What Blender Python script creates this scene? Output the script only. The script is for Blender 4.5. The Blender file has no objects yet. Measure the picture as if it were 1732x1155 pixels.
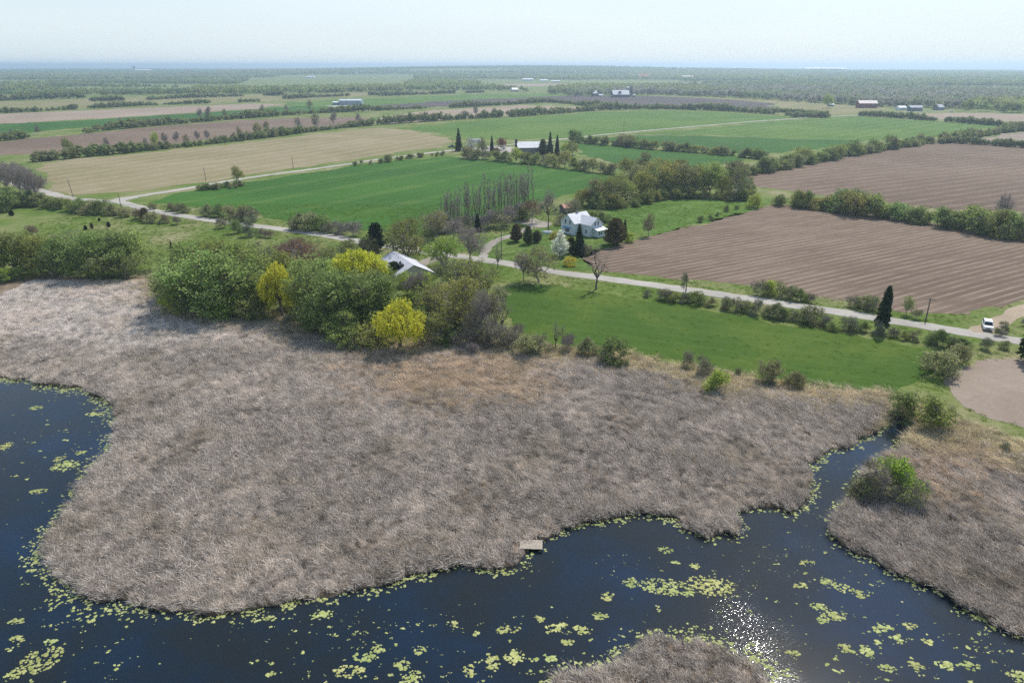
# Spring farmland behind a cattail marsh, seen from a drone about 55 m up.
import bpy, bmesh, math, random
import numpy as np
from mathutils import Vector, Matrix

R = math.radians
scene = bpy.context.scene
col = scene.collection

# ------------------------------------------------------------------ camera, sky, sun, exposure
CAM_H = 55.0
PITCH = 22.04                     # degrees below the horizontal
FPX = 1155.0                      # focal length of the 1732 px wide photograph
cam_d = bpy.data.cameras.new('camera')
cam_d.lens = 24.0
cam_d.sensor_width = 36.0
cam_d.clip_start = 0.5
cam_d.clip_end = 200000.0
cam = bpy.data.objects.new('camera', cam_d)
cam.location = (0, 0, CAM_H)
cam.rotation_euler = (R(90 - PITCH), 0, 0)
col.objects.link(cam)
scene.camera = cam

SUN_EL, SUN_AZ = 52.0, 31.0       # azimuth clockwise from +Y (the way the camera looks)
world = bpy.data.worlds.new('World')
scene.world = world
world.use_nodes = True
wn, wl = world.node_tree.nodes, world.node_tree.links
wn.clear()
sky = wn.new('ShaderNodeTexSky')
sky.sky_type = 'NISHITA'
sky.sun_disc = False
sky.sun_elevation = R(SUN_EL)
sky.sun_rotation = R(SUN_AZ)
sky.altitude = 50
sky.air_density = 1.0
sky.dust_density = 0.6
sky.ozone_density = 1.6
bg = wn.new('ShaderNodeBackground')
bg.inputs['Strength'].default_value = 0.14
wo = wn.new('ShaderNodeOutputWorld')
# a thin bright veil of high cloud all round the sky, thickening evenly toward the horizon
tc = wn.new('ShaderNodeTexCoord')
sx = wn.new('ShaderNodeSeparateXYZ'); wl.new(tc.outputs['Generated'], sx.inputs[0])
vr = wn.new('ShaderNodeValToRGB')
vr.color_ramp.elements[0].position = 0.0; vr.color_ramp.elements[0].color = (0.9, 0.9, 0.9, 1)
vr.color_ramp.elements[1].position = 0.75; vr.color_ramp.elements[1].color = (0.12, 0.12, 0.12, 1)
e_ = vr.color_ramp.elements.new(0.14); e_.color = (0.8, 0.8, 0.8, 1)
e_ = vr.color_ramp.elements.new(0.38); e_.color = (0.3, 0.3, 0.3, 1)
wl.new(sx.outputs['Z'], vr.inputs['Fac'])
mp_ = wn.new('ShaderNodeMapping'); mp_.inputs['Scale'].default_value = (1.0, 1.0, 7.0)
wl.new(tc.outputs['Generated'], mp_.inputs['Vector'])
cn = wn.new('ShaderNodeTexNoise'); cn.inputs['Scale'].default_value = 1.6; cn.inputs['Detail'].default_value = 5.0
wl.new(mp_.outputs[0], cn.inputs['Vector'])
cr = wn.new('ShaderNodeValToRGB')
cr.color_ramp.elements[0].position = 0.3; cr.color_ramp.elements[0].color = (3.45, 4.08, 4.5, 1)
cr.color_ramp.elements[1].position = 0.7; cr.color_ramp.elements[1].color = (3.95, 4.45, 4.75, 1)
wl.new(cn.outputs['Fac'], cr.inputs['Fac'])
mx = wn.new('ShaderNodeMix'); mx.data_type = 'RGBA'
wl.new(vr.outputs[0], mx.inputs[0]); wl.new(sky.outputs['Color'], mx.inputs[6]); wl.new(cr.outputs[0], mx.inputs[7])
wl.new(mx.outputs[2], bg.inputs['Color'])
wl.new(bg.outputs[0], wo.inputs['Surface'])

sun_d = bpy.data.lights.new('sun', 'SUN')
sun_d.energy = 3.6
sun_d.angle = R(0.53)
sun_d.color = (1.0, 0.955, 0.89)
sun = bpy.data.objects.new('sun', sun_d)
sdir = Vector((math.sin(R(SUN_AZ)) * math.cos(R(SUN_EL)), math.cos(R(SUN_AZ)) * math.cos(R(SUN_EL)), math.sin(R(SUN_EL))))
sun.rotation_euler = sdir.to_track_quat('Z', 'Y').to_euler()
sun.location = (0, 0, 120)
col.objects.link(sun)

vs = scene.view_settings
vs.view_transform = 'Standard'
vs.look = 'None'
vs.exposure = 0.5
vs.gamma = 1.0
vs.use_curve_mapping = False
scene.cycles.max_bounces = 6
scene.cycles.diffuse_bounces = 4
scene.cycles.transparent_max_bounces = 8
scene.cycles.volume_bounces = 0
scene.cycles.use_denoising = False

# ------------------------------------------------------------------ measuring helpers
LAND = 0.3                        # level of the fields above the pond
SP, CP = math.sin(R(PITCH)), math.cos(R(PITCH))
def G(px, py, z=LAND):
    """point of the photograph -> point of the ground (level z), in metres"""
    a = (px - 866.0) / FPX
    b = -(py - 577.5) / FPX
    dx, dy, dz = a, CP + b * SP, -SP + b * CP
    t = (z - CAM_H) / dz
    return Vector((dx * t, dy * t, z))
def mpp(px, py):
    """metres that one photograph pixel spans, upright, on the ground at that point"""
    p = G(px, py)
    depth = p.y * CP + (CAM_H - p.z) * SP
    dep = math.atan2(CAM_H, p.y)
    return depth / FPX / math.cos(dep)
def terrain(x, y):
    return LAND + 37.0 * np.exp(-((x - 150.0) / 1700.0) ** 2 - ((y - 5400.0) / 1150.0) ** 2) \
        + 9.0 * np.exp(-((x + 3600.0) / 1500.0) ** 2 - ((y - 6200.0) / 1100.0) ** 2)

# ------------------------------------------------------------------ object helpers
def tag(o, label=None, cat=None, group=None, kind=None):
    if label: o['label'] = label
    if cat: o['category'] = cat
    if group: o['group'] = group
    if kind: o['kind'] = kind
    return o
def empty(name, loc=(0, 0, 0), rz=0.0):
    o = bpy.data.objects.new(name, None)
    o.empty_display_size = 0.3
    o.location = loc
    o.rotation_euler = (0, 0, rz)
    col.objects.link(o)
    return o
def mesh_obj(name, me, mat=None, parent=None):
    if mat is not None:
        me.materials.clear(); me.materials.append(mat)
    o = bpy.data.objects.new(name, me)
    col.objects.link(o)
    if parent is not None:
        o.parent = parent
    return o
def pymesh(name, v, f, mat=None, tint=None, smooth=False):
    me = bpy.data.meshes.new(name)
    v = np.asarray(v, dtype=np.float32)
    if isinstance(f, np.ndarray):
        n, k = f.shape
        me.vertices.add(len(v)); me.vertices.foreach_set('co', v.ravel())
        me.loops.add(n * k); me.loops.foreach_set('vertex_index', f.astype(np.int32).ravel())
        me.polygons.add(n)
        me.polygons.foreach_set('loop_start', np.arange(0, n * k, k, dtype=np.int32))
        me.update(calc_edges=True)
    else:
        me.from_pydata([tuple(map(float, p)) for p in v], [], f)
        me.update()
    if tint is not None:
        a = me.attributes.new('tint', 'FLOAT', 'FACE')
        a.data.foreach_set('value', np.asarray(tint, dtype=np.float32))
    if mat is not None:
        me.materials.append(mat)
    if smooth:
        me.polygons.foreach_set('use_smooth', np.ones(len(me.polygons), dtype=bool))
    return me
def copy_tree(o, parent=None):
    c = o.copy()
    col.objects.link(c)
    if parent is not None: c.parent = parent
    for ch in o.children: copy_tree(ch, c)
    return c

class MB:
    """collects boxes, prisms and tubes for ONE mesh"""
    def __init__(s): s.v, s.f = [], []
    def add(s, v, f):
        n = len(s.v); s.v += [tuple(p) for p in v]; s.f += [[i + n for i in q] for q in f]; return s
    def box(s, x0, x1, y0, y1, z0, z1):
        v = [(x, y, z) for z in (z0, z1) for x, y in ((x0, y0), (x1, y0), (x1, y1), (x0, y1))]
        return s.add(v, [[3, 2, 1, 0], [4, 5, 6, 7], [0, 1, 5, 4], [1, 2, 6, 5], [2, 3, 7, 6], [3, 0, 4, 7]])
    def tube(s, p, q, r0, r1=None, n=8):
        r1 = r0 if r1 is None else r1
        p, q = Vector(p), Vector(q); d = (q - p).normalized()
        a = d.orthogonal().normalized(); b = d.cross(a)
        v = []
        for c, r in ((p, r0), (q, r1)):
            for i in range(n):
                t = 2 * math.pi * i / n
                v.append(c + a * (math.cos(t) * r) + b * (math.sin(t) * r))
        f = [[i, (i + 1) % n, n + (i + 1) % n, n + i] for i in range(n)]
        f += [list(range(n))[::-1], list(range(n, 2 * n))]
        return s.add(v, f)
    def lathe(s, prof, n=14, c=(0, 0, 0)):
        v = []; m = len(prof)
        for r, z in prof:
            for i in range(n):
                t = 2 * math.pi * i / n
                v.append((c[0] + r * math.cos(t), c[1] + r * math.sin(t), c[2] + z))
        f = []
        for j in range(m - 1):
            for i in range(n):
                f.append([j * n + i, j * n + (i + 1) % n, (j + 1) * n + (i + 1) % n, (j + 1) * n + i])
        f += [list(range(n))[::-1], list(range((m - 1) * n, m * n))]
        return s.add(v, f)
    def build(s, name, mat, parent=None, bevel=0.0, smooth=False):
        me = bpy.data.meshes.new(name)
        me.from_pydata([tuple(p) for p in s.v], [], s.f)
        bm = bmesh.new(); bm.from_mesh(me)
        bmesh.ops.recalc_face_normals(bm, faces=bm.faces)
        if bevel: bmesh.ops.bevel(bm, geom=list(bm.edges), offset=bevel, segments=2, affect='EDGES', profile=0.6)
        bm.to_mesh(me); bm.free()
        me.materials.append(mat)
        if smooth: me.polygons.foreach_set('use_smooth', np.ones(len(me.polygons), dtype=bool))
        return mesh_obj(name, me, None, parent)

# ------------------------------------------------------------------ materials
def new_mat(name):
    m = bpy.data.materials.new(name); m.use_nodes = True
    m.node_tree.nodes.clear()
    return m, m.node_tree.nodes, m.node_tree.links
def pr(nodes, links, color=None, rough=0.8, spec=0.3):
    b = nodes.new('ShaderNodeBsdfPrincipled'); o = nodes.new('ShaderNodeOutputMaterial')
    b.inputs['Roughness'].default_value = rough
    b.inputs['Specular IOR Level'].default_value = spec
    if color is not None: b.inputs['Base Color'].default_value = (*color, 1)
    links.new(b.outputs[0], o.inputs['Surface'])
    return b
def coords(nodes, links, kind='pos', rz=0.0, sc=(1, 1, 1)):
    """world metres turned by rz and stretched"""
    g = nodes.new('ShaderNodeNewGeometry')
    m = nodes.new('ShaderNodeMapping')
    m.vector_type = 'POINT'
    m.inputs['Rotation'].default_value = (0, 0, rz)
    m.inputs['Scale'].default_value = sc
    links.new(g.outputs['Position'], m.inputs['Vector'])
    return m.outputs[0]
def noise(nodes, links, vec, scale, detail=4, rough=0.55, dist=0.0):
    n = nodes.new('ShaderNodeTexNoise')
    n.inputs['Scale'].default_value = scale
    n.inputs['Detail'].default_value = detail
    n.inputs['Roughness'].default_value = rough
    n.inputs['Distortion'].default_value = dist
    if vec is not None: links.new(vec, n.inputs['Vector'])
    return n.outputs['Fac']
def ramp(nodes, links, fac, stops, interp='LINEAR'):
    r = nodes.new('ShaderNodeValToRGB'); e = r.color_ramp
    e.interpolation = interp
    while len(e.elements) < len(stops): e.elements.new(0.5)
    for k, (p, c) in enumerate(stops):
        e.elements[k].position = p
        e.elements[k].color = (*c, 1) if len(c) == 3 else c
    if fac is not None: links.new(fac, r.inputs['Fac'])
    return r.outputs['Color']
def gr(v): return (v, v, v)
def mix(nodes, links, a, b, fac, mode='MIX'):
    m = nodes.new('ShaderNodeMix'); m.data_type = 'RGBA'; m.blend_type = mode
    for s, val in ((m.inputs[6], a), (m.inputs[7], b)):
        if isinstance(val, tuple): s.default_value = (*val, 1)
        else: links.new(val, s)
    if isinstance(fac, (int, float)): m.inputs[0].default_value = fac
    else: links.new(fac, m.inputs[0])
    return m.outputs[2]
def bump(nodes, links, h, strength, dist, b):
    n = nodes.new('ShaderNodeBump'); n.inputs['Strength'].default_value = strength
    n.inputs['Distance'].default_value = dist
    links.new(h, n.inputs['Height']); links.new(n.outputs[0], b.inputs['Normal'])
    return n
def mathn(nodes, links, op, a, b=None):
    m = nodes.new('ShaderNodeMath'); m.operation = op
    for i, val in enumerate((a, b)):
        if val is None: continue
        if isinstance(val, (int, float)): m.inputs[i].default_value = val
        else: links.new(val, m.inputs[i])
    return m.outputs[0]

def mat_plain(name, c, rough=0.7, spec=0.3, metal=0.0, var=0.12, scale=0.8):
    m, n, l = new_mat(name)
    b = pr(n, l, c, rough, spec); b.inputs['Metallic'].default_value = metal
    f = noise(n, l, coords(n, l), scale, 5, 0.6)
    lo = tuple(x * (1 - var) for x in c); hi = tuple(min(1, x * (1 + var)) for x in c)
    l.new(ramp(n, l, f, [(0.3, lo), (0.7, hi)]), b.inputs['Base Color'])
    return m

def mat_field(name, c0, c1, c2, patch=0.03, fine=0.9, rows=None, rowcol=None, bumpd=0.12, haze=None):
    """c0..c1 over wide patches, c2 flecks; rows = (angle, spacing m, strength, colour, wobble)"""
    m, n, l = new_mat(name)
    b = pr(n, l, None, 0.95, 0.12)
    p = coords(n, l)
    c0, c1, c2 = (tuple(x * 0.9 for x in q) for q in (c0, c1, c2))
    big = noise(n, l, p, patch, 5, 0.62, 0.5)
    c = ramp(n, l, big, [(0.25, tuple(x * 0.82 for x in c0)), (0.45, c0), (0.62, c1), (0.8, tuple(x * 1.16 for x in c1))])
    fn = noise(n, l, p, fine, 6, 0.7)
    k = ramp(n, l, fn, [(0.42, gr(0)), (0.72, gr(1))])
    c = mix(n, l, c, c2, mathn(n, l, 'MULTIPLY', k, 0.55))
    hgt = fn
    for row in (rows or []):
        ang, space, st, rc, wob = row
        # a slow wander so that the drill rows bend like driven ones
        wv = n.new('ShaderNodeTexWave'); wv.wave_type = 'BANDS'; wv.bands_direction = 'Y'
        wv.inputs['Scale'].default_value = 2 * math.pi / 20.0 / space
        wv.inputs['Distortion'].default_value = wob
        wv.inputs['Detail'].default_value = 2.0
        wv.inputs['Detail Scale'].default_value = 0.06
        l.new(coords(n, l, rz=ang), wv.inputs['Vector'])
        brk = noise(n, l, coords(n, l, rz=ang, sc=(0.05, 0.25, 1)), 1.0, 4, 0.6)
        kk = ramp(n, l, wv.outputs['Fac'], [(0.62, gr(0)), (0.97, gr(1))])
        bb = ramp(n, l, brk, [(0.36, gr(0.1)), (0.62, gr(1))])
        c = mix(n, l, c, rc, mathn(n, l, 'MULTIPLY', mathn(n, l, 'MULTIPLY', kk, bb), st))
    l.new(c, b.inputs['Base Color'])
    bump(n, l, hgt, 0.7, bumpd, b)
    return m

def mat_leaf(name, c0, c1, tr=0.5, var=0.25):
    """two leaf colours mixed leaf by leaf, each plant a little different"""
    m, n, l = new_mat(name)
    at = n.new('ShaderNodeAttribute'); at.attribute_name = 'tint'
    c = ramp(n, l, at.outputs['Fac'], [(0.0, c0), (1.0, c1)])
    oi = n.new('ShaderNodeObjectInfo')
    hs = n.new('ShaderNodeHueSaturation')
    mr = n.new('ShaderNodeMapRange'); mr.inputs[3].default_value = 1 - var; mr.inputs[4].default_value = 1 + var
    l.new(oi.outputs['Random'], mr.inputs[0]); l.new(mr.outputs[0], hs.inputs['Value'])
    wn_ = n.new('ShaderNodeTexWhiteNoise'); wn_.noise_dimensions = '1D'
    l.new(oi.outputs['Random'], wn_.inputs['W'])
    mh = n.new('ShaderNodeMapRange'); mh.inputs[3].default_value = 0.48; mh.inputs[4].default_value = 0.52
    l.new(wn_.outputs['Value'], mh.inputs[0]); l.new(mh.outputs[0], hs.inputs['Hue'])
    l.new(c, hs.inputs['Color'])
    d = n.new('ShaderNodeBsdfDiffuse'); t = n.new('ShaderNodeBsdfTranslucent')
    l.new(hs.outputs[0], d.inputs[0]); l.new(hs.outputs[0], t.inputs[0])
    ms = n.new('ShaderNodeMixShader'); ms.inputs[0].default_value = tr
    l.new(d.outputs[0], ms.inputs[1]); l.new(t.outputs[0], ms.inputs[2])
    o = n.new('ShaderNodeOutputMaterial'); l.new(ms.outputs[0], o.inputs['Surface'])
    return m

# ================================================================== THE SETTING
rs = np.random.RandomState(7)
def densify(pts, step, closed=True, jit=0.0, seed=1):
    """polyline cut to short steps with a natural wobble"""
    r = np.random.RandomState(seed)
    out = []
    n = len(pts)
    for i in range(n if closed else n - 1):
        a, b = np.array(pts[i][:2]), np.array(pts[(i + 1) % n][:2])
        L = np.linalg.norm(b - a); k = max(1, int(L / step))
        for j in range(k): out.append(a + (b - a) * j / k)
    if not closed: out.append(np.array(pts[-1][:2]))
    out = np.array(out)
    if jit:
        m = len(out)
        w = r.randn(m, 2)
        ker = np.hanning(7); ker /= ker.sum()
        sm = np.stack([np.convolve(np.r_[w[-3:, i], w[:, i], w[:3, i]], ker, 'valid') for i in (0, 1)], 1)
        out = out + (sm * 1.6 + w * 0.35) * jit
    return out
def inside(P, poly):
    x, y = P[:, 0], P[:, 1]
    c = np.zeros(len(P), bool)
    x0, y0 = poly[-1]
    for x1, y1 in poly:
        k = (y1 > y) != (y0 > y)
        if k.any():
            xi = (x0 - x1) * (y[k] - y1) / (y0 - y1 + 1e-12) + x1
            c[k] ^= x[k] < xi
        x0, y0 = x1, y1
    return c
def edge_dist(P, poly):
    d = np.full(len(P), 1e18)
    q = np.roll(poly, -1, axis=0)
    for a, b in zip(poly, q):
        ab = b - a; L2 = ab @ ab + 1e-12
        t = np.clip(((P - a) @ ab) / L2, 0, 1)
        e = P - (a + t[:, None] * ab)
        d = np.minimum(d, (e * e).sum(1))
    return np.sqrt(d)

SHORE = [(-560, 655), (-200, 648), (0, 640), (40, 642), (90, 655), (140, 663), (175, 678), (190, 700), (190, 730), (178, 765),
         (160, 800), (130, 835), (100, 870), (78, 905), (70, 935), (77, 965), (98, 985), (130, 1000), (170, 1015), (220, 1030),
         (280, 1041), (330, 1045), (390, 1042), (440, 1035), (500, 1025), (560, 1015), (620, 1000), (680, 985), (740, 966),
         (785, 957), (805, 958), (820, 972), (850, 962), (872, 966), (895, 946), (912, 931), (925, 915), (945, 904), (980, 890), (1020, 880),
         (1060, 877), (1100, 874), (1135, 877), (1163, 900), (1200, 911), (1232, 912), (1250, 892), (1252, 872), (1275, 860),
         (1310, 868), (1345, 872), (1370, 862), (1379, 835), (1373, 802), (1395, 780), (1440, 757), (1475, 740), (1500, 716),
         (1522, 703), (1542, 706), (1549, 722), (1535, 748), (1505, 770), (1470, 790), (1445, 812), (1440, 845), (1418, 868),
         (1402, 888), (1410, 910), (1440, 932), (1480, 952), (1530, 978), (1580, 1002), (1640, 1040), (1700, 1070),
         (1740, 1088), (1860, 1150), (2050, 1320), (2050, 1800), (-900, 1800), (-900, 900)]
ISLE = [(900, 1230), (938, 1160), (960, 1142), (1000, 1126), (1060, 1108), (1095, 1085), (1150, 1079), (1205, 1088), (1240, 1110),
        (1285, 1138), (1325, 1165), (1380, 1230), (1300, 1330), (1000, 1330)]
TIP = [(-60, 745), (0, 748), (7, 757), (0, 768), (-60, 775)]
def poly_px(pts, step, jit, seed, z=0.0):
    return densify([G(a, b, z) for a, b in pts], step, True, jit, seed)
shore = poly_px(SHORE, 0.7, 0.42, 3)
isle = poly_px(ISLE, 0.7, 0.35, 4)
tip = poly_px(TIP, 0.7, 0.3, 5)
MARSH = [(-700, 520), (-200, 490), (0, 478), (60, 468), (110, 463), (160, 471), (215, 471), (262, 462), (285, 500), (350, 533), (430, 533),
         (470, 548), (540, 560), (600, 583), (680, 588), (730, 580), (800, 583), (870, 592), (920, 598), (985, 600), (1040, 606),
         (1100, 621), (1165, 632), (1220, 643), (1290, 656), (1360, 665), (1430, 670), (1490, 676), (1512, 690), (1530, 704),
         (1560, 740), (1600, 722), (1640, 730), (1690, 748), (1732, 770), (1900, 830), (2050, 900), (2050, 1800), (-900, 1800)]
marsh = poly_px(MARSH, 1.2, 0.6, 6, LAND)

def axis(lo, hi, step, far, grow=1.17):
    a = list(np.arange(lo, hi + 0.01, step))
    d = step
    while a[-1] < far: d *= grow; a.append(a[-1] + d)
    d = step; b = []
    x = lo
    while x > -far: d *= grow; x -= d; b.append(x)
    return np.array(b[::-1] + a)
gx = axis(-135, 140, 1.0, 50000)
gy = axis(30, 185, 1.0, 50000)
X, Y = np.meshgrid(gx, gy)
P = np.stack([X.ravel(), Y.ravel()], 1)
near = (P[:, 0] > -190) & (P[:, 0] < 200) & (P[:, 1] > 0) & (P[:, 1] < 210)
sd = np.full(len(P), 40.0)          # metres to the water's edge, land positive
md = np.full(len(P), -40.0)         # metres into the marsh
Pn = P[near]
w = inside(Pn, shore) & ~inside(Pn, isle) & ~inside(Pn, tip)
dd = np.minimum(np.minimum(edge_dist(Pn, shore), edge_dist(Pn, isle)), edge_dist(Pn, tip))
sd[near] = np.where(w, -dd, dd)
mi = inside(Pn, marsh); dm = edge_dist(Pn, marsh)
md[near] = np.where(mi, dm, -dm)
SDG, MDG = sd.reshape(X.shape), md.reshape(X.shape)
def grid_val(A, p):
    ix = np.clip(np.searchsorted(gx, p[:, 0]) - 1, 0, len(gx) - 2)
    iy = np.clip(np.searchsorted(gy, p[:, 1]) - 1, 0, len(gy) - 2)
    tx = (p[:, 0] - gx[ix]) / (gx[ix + 1] - gx[ix]); ty = (p[:, 1] - gy[iy]) / (gy[iy + 1] - gy[iy])
    return (A[iy, ix] * (1 - tx) + A[iy, ix + 1] * tx) * (1 - ty) + (A[iy + 1, ix] * (1 - tx) + A[iy + 1, ix + 1] * tx) * ty
s = np.clip((sd + 0.7) / 1.6, 0, 1); s = s * s * (3 - 2 * s)
Z = -0.9 + (LAND + 0.9) * s
far_ = ~near
Z[far_] = terrain(P[far_, 0], P[far_, 1])
nx, ny = len(gx), len(gy)
I = np.arange(nx * ny).reshape(ny, nx)
F = np.stack([I[:-1, :-1].ravel(), I[:-1, 1:].ravel(), I[1:, 1:].ravel(), I[1:, :-1].ravel()], 1)
gme = pymesh('ground', np.c_[P, Z], F, smooth=True)
for nm, arr in (('shore', sd), ('marsh', md)):
    a = gme.attributes.new(nm, 'FLOAT', 'POINT'); a.data.foreach_set('value', arr.astype(np.float32))

def mat_ground():
    m, n, l = new_mat('meadow_and_marsh_floor')
    b = pr(n, l, None, 0.95, 0.1)
    p = coords(n, l)
    big = noise(n, l, p, 0.045, 4, 0.6)
    gcol = ramp(n, l, big, [(0.28, (0.075, 0.13, 0.018)), (0.44, (0.125, 0.17, 0.036)), (0.56, (0.19, 0.2, 0.075)), (0.7, (0.3, 0.26, 0.15))])
    fn = noise(n, l, p, 1.1, 6, 0.7)
    gcol = mix(n, l, gcol, (0.05, 0.085, 0.016), mathn(n, l, 'MULTIPLY', ramp(n, l, fn, [(0.4, gr(0)), (0.7, gr(1))]), 0.6))
    mcol = ramp(n, l, noise(n, l, p, 0.6, 6, 0.7), [(0.3, (0.1, 0.075, 0.05)), (0.55, (0.2, 0.155, 0.11)), (0.75, (0.3, 0.24, 0.17))])
    a = n.new('ShaderNodeAttribute'); a.attribute_name = 'marsh'
    wob = mathn(n, l, 'MULTIPLY', mathn(n, l, 'SUBTRACT', noise(n, l, p, 0.22, 4, 0.6), 0.5), 14.0)
    k = mathn(n, l, 'ADD', a.outputs['Fac'], wob)
    mr = n.new('ShaderNodeMapRange'); mr.inputs[1].default_value = -3.0; mr.inputs[2].default_value = 0.5
    l.new(k, mr.inputs[0])
    c = mix(n, l, gcol, mcol, mr.outputs[0])
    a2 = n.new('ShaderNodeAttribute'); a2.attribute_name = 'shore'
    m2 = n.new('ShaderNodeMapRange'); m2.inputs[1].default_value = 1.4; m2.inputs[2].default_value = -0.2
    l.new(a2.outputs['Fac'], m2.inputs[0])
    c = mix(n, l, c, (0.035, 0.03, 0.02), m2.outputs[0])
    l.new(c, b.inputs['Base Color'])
    bump(n, l, fn, 0.8, 0.25, b)
    return m
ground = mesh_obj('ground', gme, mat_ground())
tag(ground, kind='structure')

# ---- pond
def mat_water(name, ripple=True):
    m, n, l = new_mat(name)
    b = pr(n, l, (0.012, 0.018, 0.022), 0.1, 0.5)
    b.inputs['IOR'].default_value = 1.333
    p = coords(n, l)
    weed = noise(n, l, p, 0.06, 5, 0.6)
    l.new(ramp(n, l, weed, [(0.34, (0.006, 0.018, 0.04)), (0.47, (0.007, 0.014, 0.022)), (0.6, (0.01, 0.013, 0.013))]), b.inputs['Base Color'])
    if ripple:
        r1 = noise(n, l, coords(n, l, rz=0.5, sc=(1, 2.2, 1)), 4.4, 1.5, 0.5)
        gust = ramp(n, l, noise(n, l, p, 0.07, 2, 0.5), [(0.4, gr(0.12)), (0.66, gr(1))])
        h = mathn(n, l, 'MULTIPLY', r1, gust)
        bump(n, l, h, 1.0, 0.0155, b)
    else:
        b.inputs['Roughness'].default_value = 0.18
    return m
M_water = mat_water('pond_water')
def sheet(name, pts, z, mat, drape=False):
    """one flat sheet from an outline"""
    bm = bmesh.new()
    vs_ = [bm.verts.new((float(p[0]), float(p[1]), float(z))) for p in pts]
    f = bm.faces.new(vs_)
    bmesh.ops.triangulate(bm, faces=[f], quad_method='BEAUTY', ngon_method='EAR_CLIP')
    bmesh.ops.recalc_face_normals(bm, faces=bm.faces)
    if sum(f.normal.z for f in bm.faces) < 0: bmesh.ops.reverse_faces(bm, faces=bm.faces)
    me = bpy.data.meshes.new(name); bm.to_mesh(me); bm.free()
    return tag(mesh_obj(name, me, mat), kind='structure')
sheet('pond_water', [(-260, -60), (260, -60), (260, 175), (-260, 175)], 0.0, M_water)
# ---- the lake on the horizon, behind the last woods
sheet('lake_water', [(-1500, 7600), (20000, 7600), (49000, 20000), (49000, 49000), (-13000, 49000)], 1.2, mat_water('lake_water', False))

# ---- fields
def ang_of(a, b):
    p, q = G(*a), G(*b)
    return -math.atan2(q.y - p.y, q.x - p.x)
A14 = ang_of((1426, 471), (1732, 403))
A13 = ang_of((1420, 330), (1732, 290))
A3 = ang_of((240, 320), (640, 250))
A4 = ang_of((100, 250), (480, 210))
A10 = ang_of((760, 214), (1000, 196))
A2 = ang_of((330, 322), (640, 275))
A1 = ang_of((900, 560), (1480, 640))
brown = lambda k=1.0: ((0.168 * k, 0.118 * k, 0.082 * k), (0.21 * k, 0.152 * k, 0.107 * k), (0.118 * k, 0.083 * k, 0.058 * k))
M_f = {
 'plough_near': mat_field('ploughed_soil', *brown(0.9), patch=0.02, fine=1.3, rows=[(A14, 1.6, 0.25, (0.12, 0.085, 0.06), 1.0), (A14, 2.6, 0.6, (0.3, 0.235, 0.175), 3.0), (A14 + 0.02, 8.3, 0.18, (0.3, 0.235, 0.175), 5.0)], bumpd=0.15),
 'plough_mid': mat_field('ploughed_soil_dark', *brown(0.92), patch=0.012, fine=0.8, rows=[(A13, 7.5, 0.42, (0.29, 0.215, 0.16), 3.0)], bumpd=0.1),
 'plough_far': mat_field('ploughed_soil_far', *brown(0.98), patch=0.01, fine=0.4, rows=[(A4, 12.0, 0.3, (0.25, 0.18, 0.13), 2.5)], bumpd=0.05),
 'plough_pale': mat_field('pale_tilled_soil', (0.27, 0.215, 0.165), (0.31, 0.25, 0.195), (0.2, 0.155, 0.12), patch=0.05, fine=1.6),
 'plough_black': mat_field('dark_tilled_soil', (0.085, 0.068, 0.062), (0.11, 0.09, 0.08), (0.07, 0.055, 0.05), patch=0.008, fine=0.3, bumpd=0.03),
 'stubble': mat_field('stubble', (0.235, 0.2, 0.105), (0.285, 0.235, 0.145), (0.2, 0.18, 0.08), patch=0.015, fine=0.7, rows=[(A3, 3.2, 0.35, (0.2, 0.17, 0.085), 1.0), (A3, 14.0, 0.45, (0.34, 0.27, 0.18), 4.0)], bumpd=0.06),
 'straw': mat_field('dry_strip', (0.29, 0.225, 0.165), (0.33, 0.26, 0.195), (0.24, 0.18, 0.13), patch=0.01, fine=0.3, bumpd=0.03),
 'wheat': mat_field('young_wheat', (0.034, 0.105, 0.01), (0.048, 0.132, 0.013), (0.028, 0.08, 0.008), patch=0.012, fine=0.8, rows=[(A2, 9.0, 0.22, (0.075, 0.15, 0.02), 3.0), (A2, 27.0, 0.3, (0.12, 0.17, 0.035), 0.6)], bumpd=0.1),
 'wheat2': mat_field('young_wheat_dark', (0.036, 0.105, 0.011), (0.05, 0.13, 0.014), (0.028, 0.08, 0.009), patch=0.012, fine=0.5, bumpd=0.06),
 'hay': mat_field('hay_meadow', (0.078, 0.15, 0.02), (0.108, 0.175, 0.028), (0.056, 0.118, 0.015), patch=0.012, fine=0.35, rows=[(A10, 16.0, 0.3, (0.16, 0.225, 0.065), 4.0)], bumpd=0.05),
 'pasture': mat_field('near_pasture', (0.052, 0.105, 0.011), (0.092, 0.135, 0.018), (0.034, 0.078, 0.008), patch=0.035, fine=1.2, rows=[(A1, 4.5, 0.16, (0.1, 0.165, 0.035), 3.0)], bumpd=0.2),
 'lawn': mat_field('rough_lawn', (0.085, 0.15, 0.024), (0.125, 0.18, 0.04), (0.065, 0.12, 0.02), patch=0.05, fine=0.8, rows=[(A14, 6.0, 0.3, (0.2, 0.2, 0.085), 4.0)]),
 'oldgrass': mat_field('straw_coloured_grass', (0.2, 0.19, 0.075), (0.26, 0.225, 0.115), (0.14, 0.15, 0.05), patch=0.02, fine=0.3),
}
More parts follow.
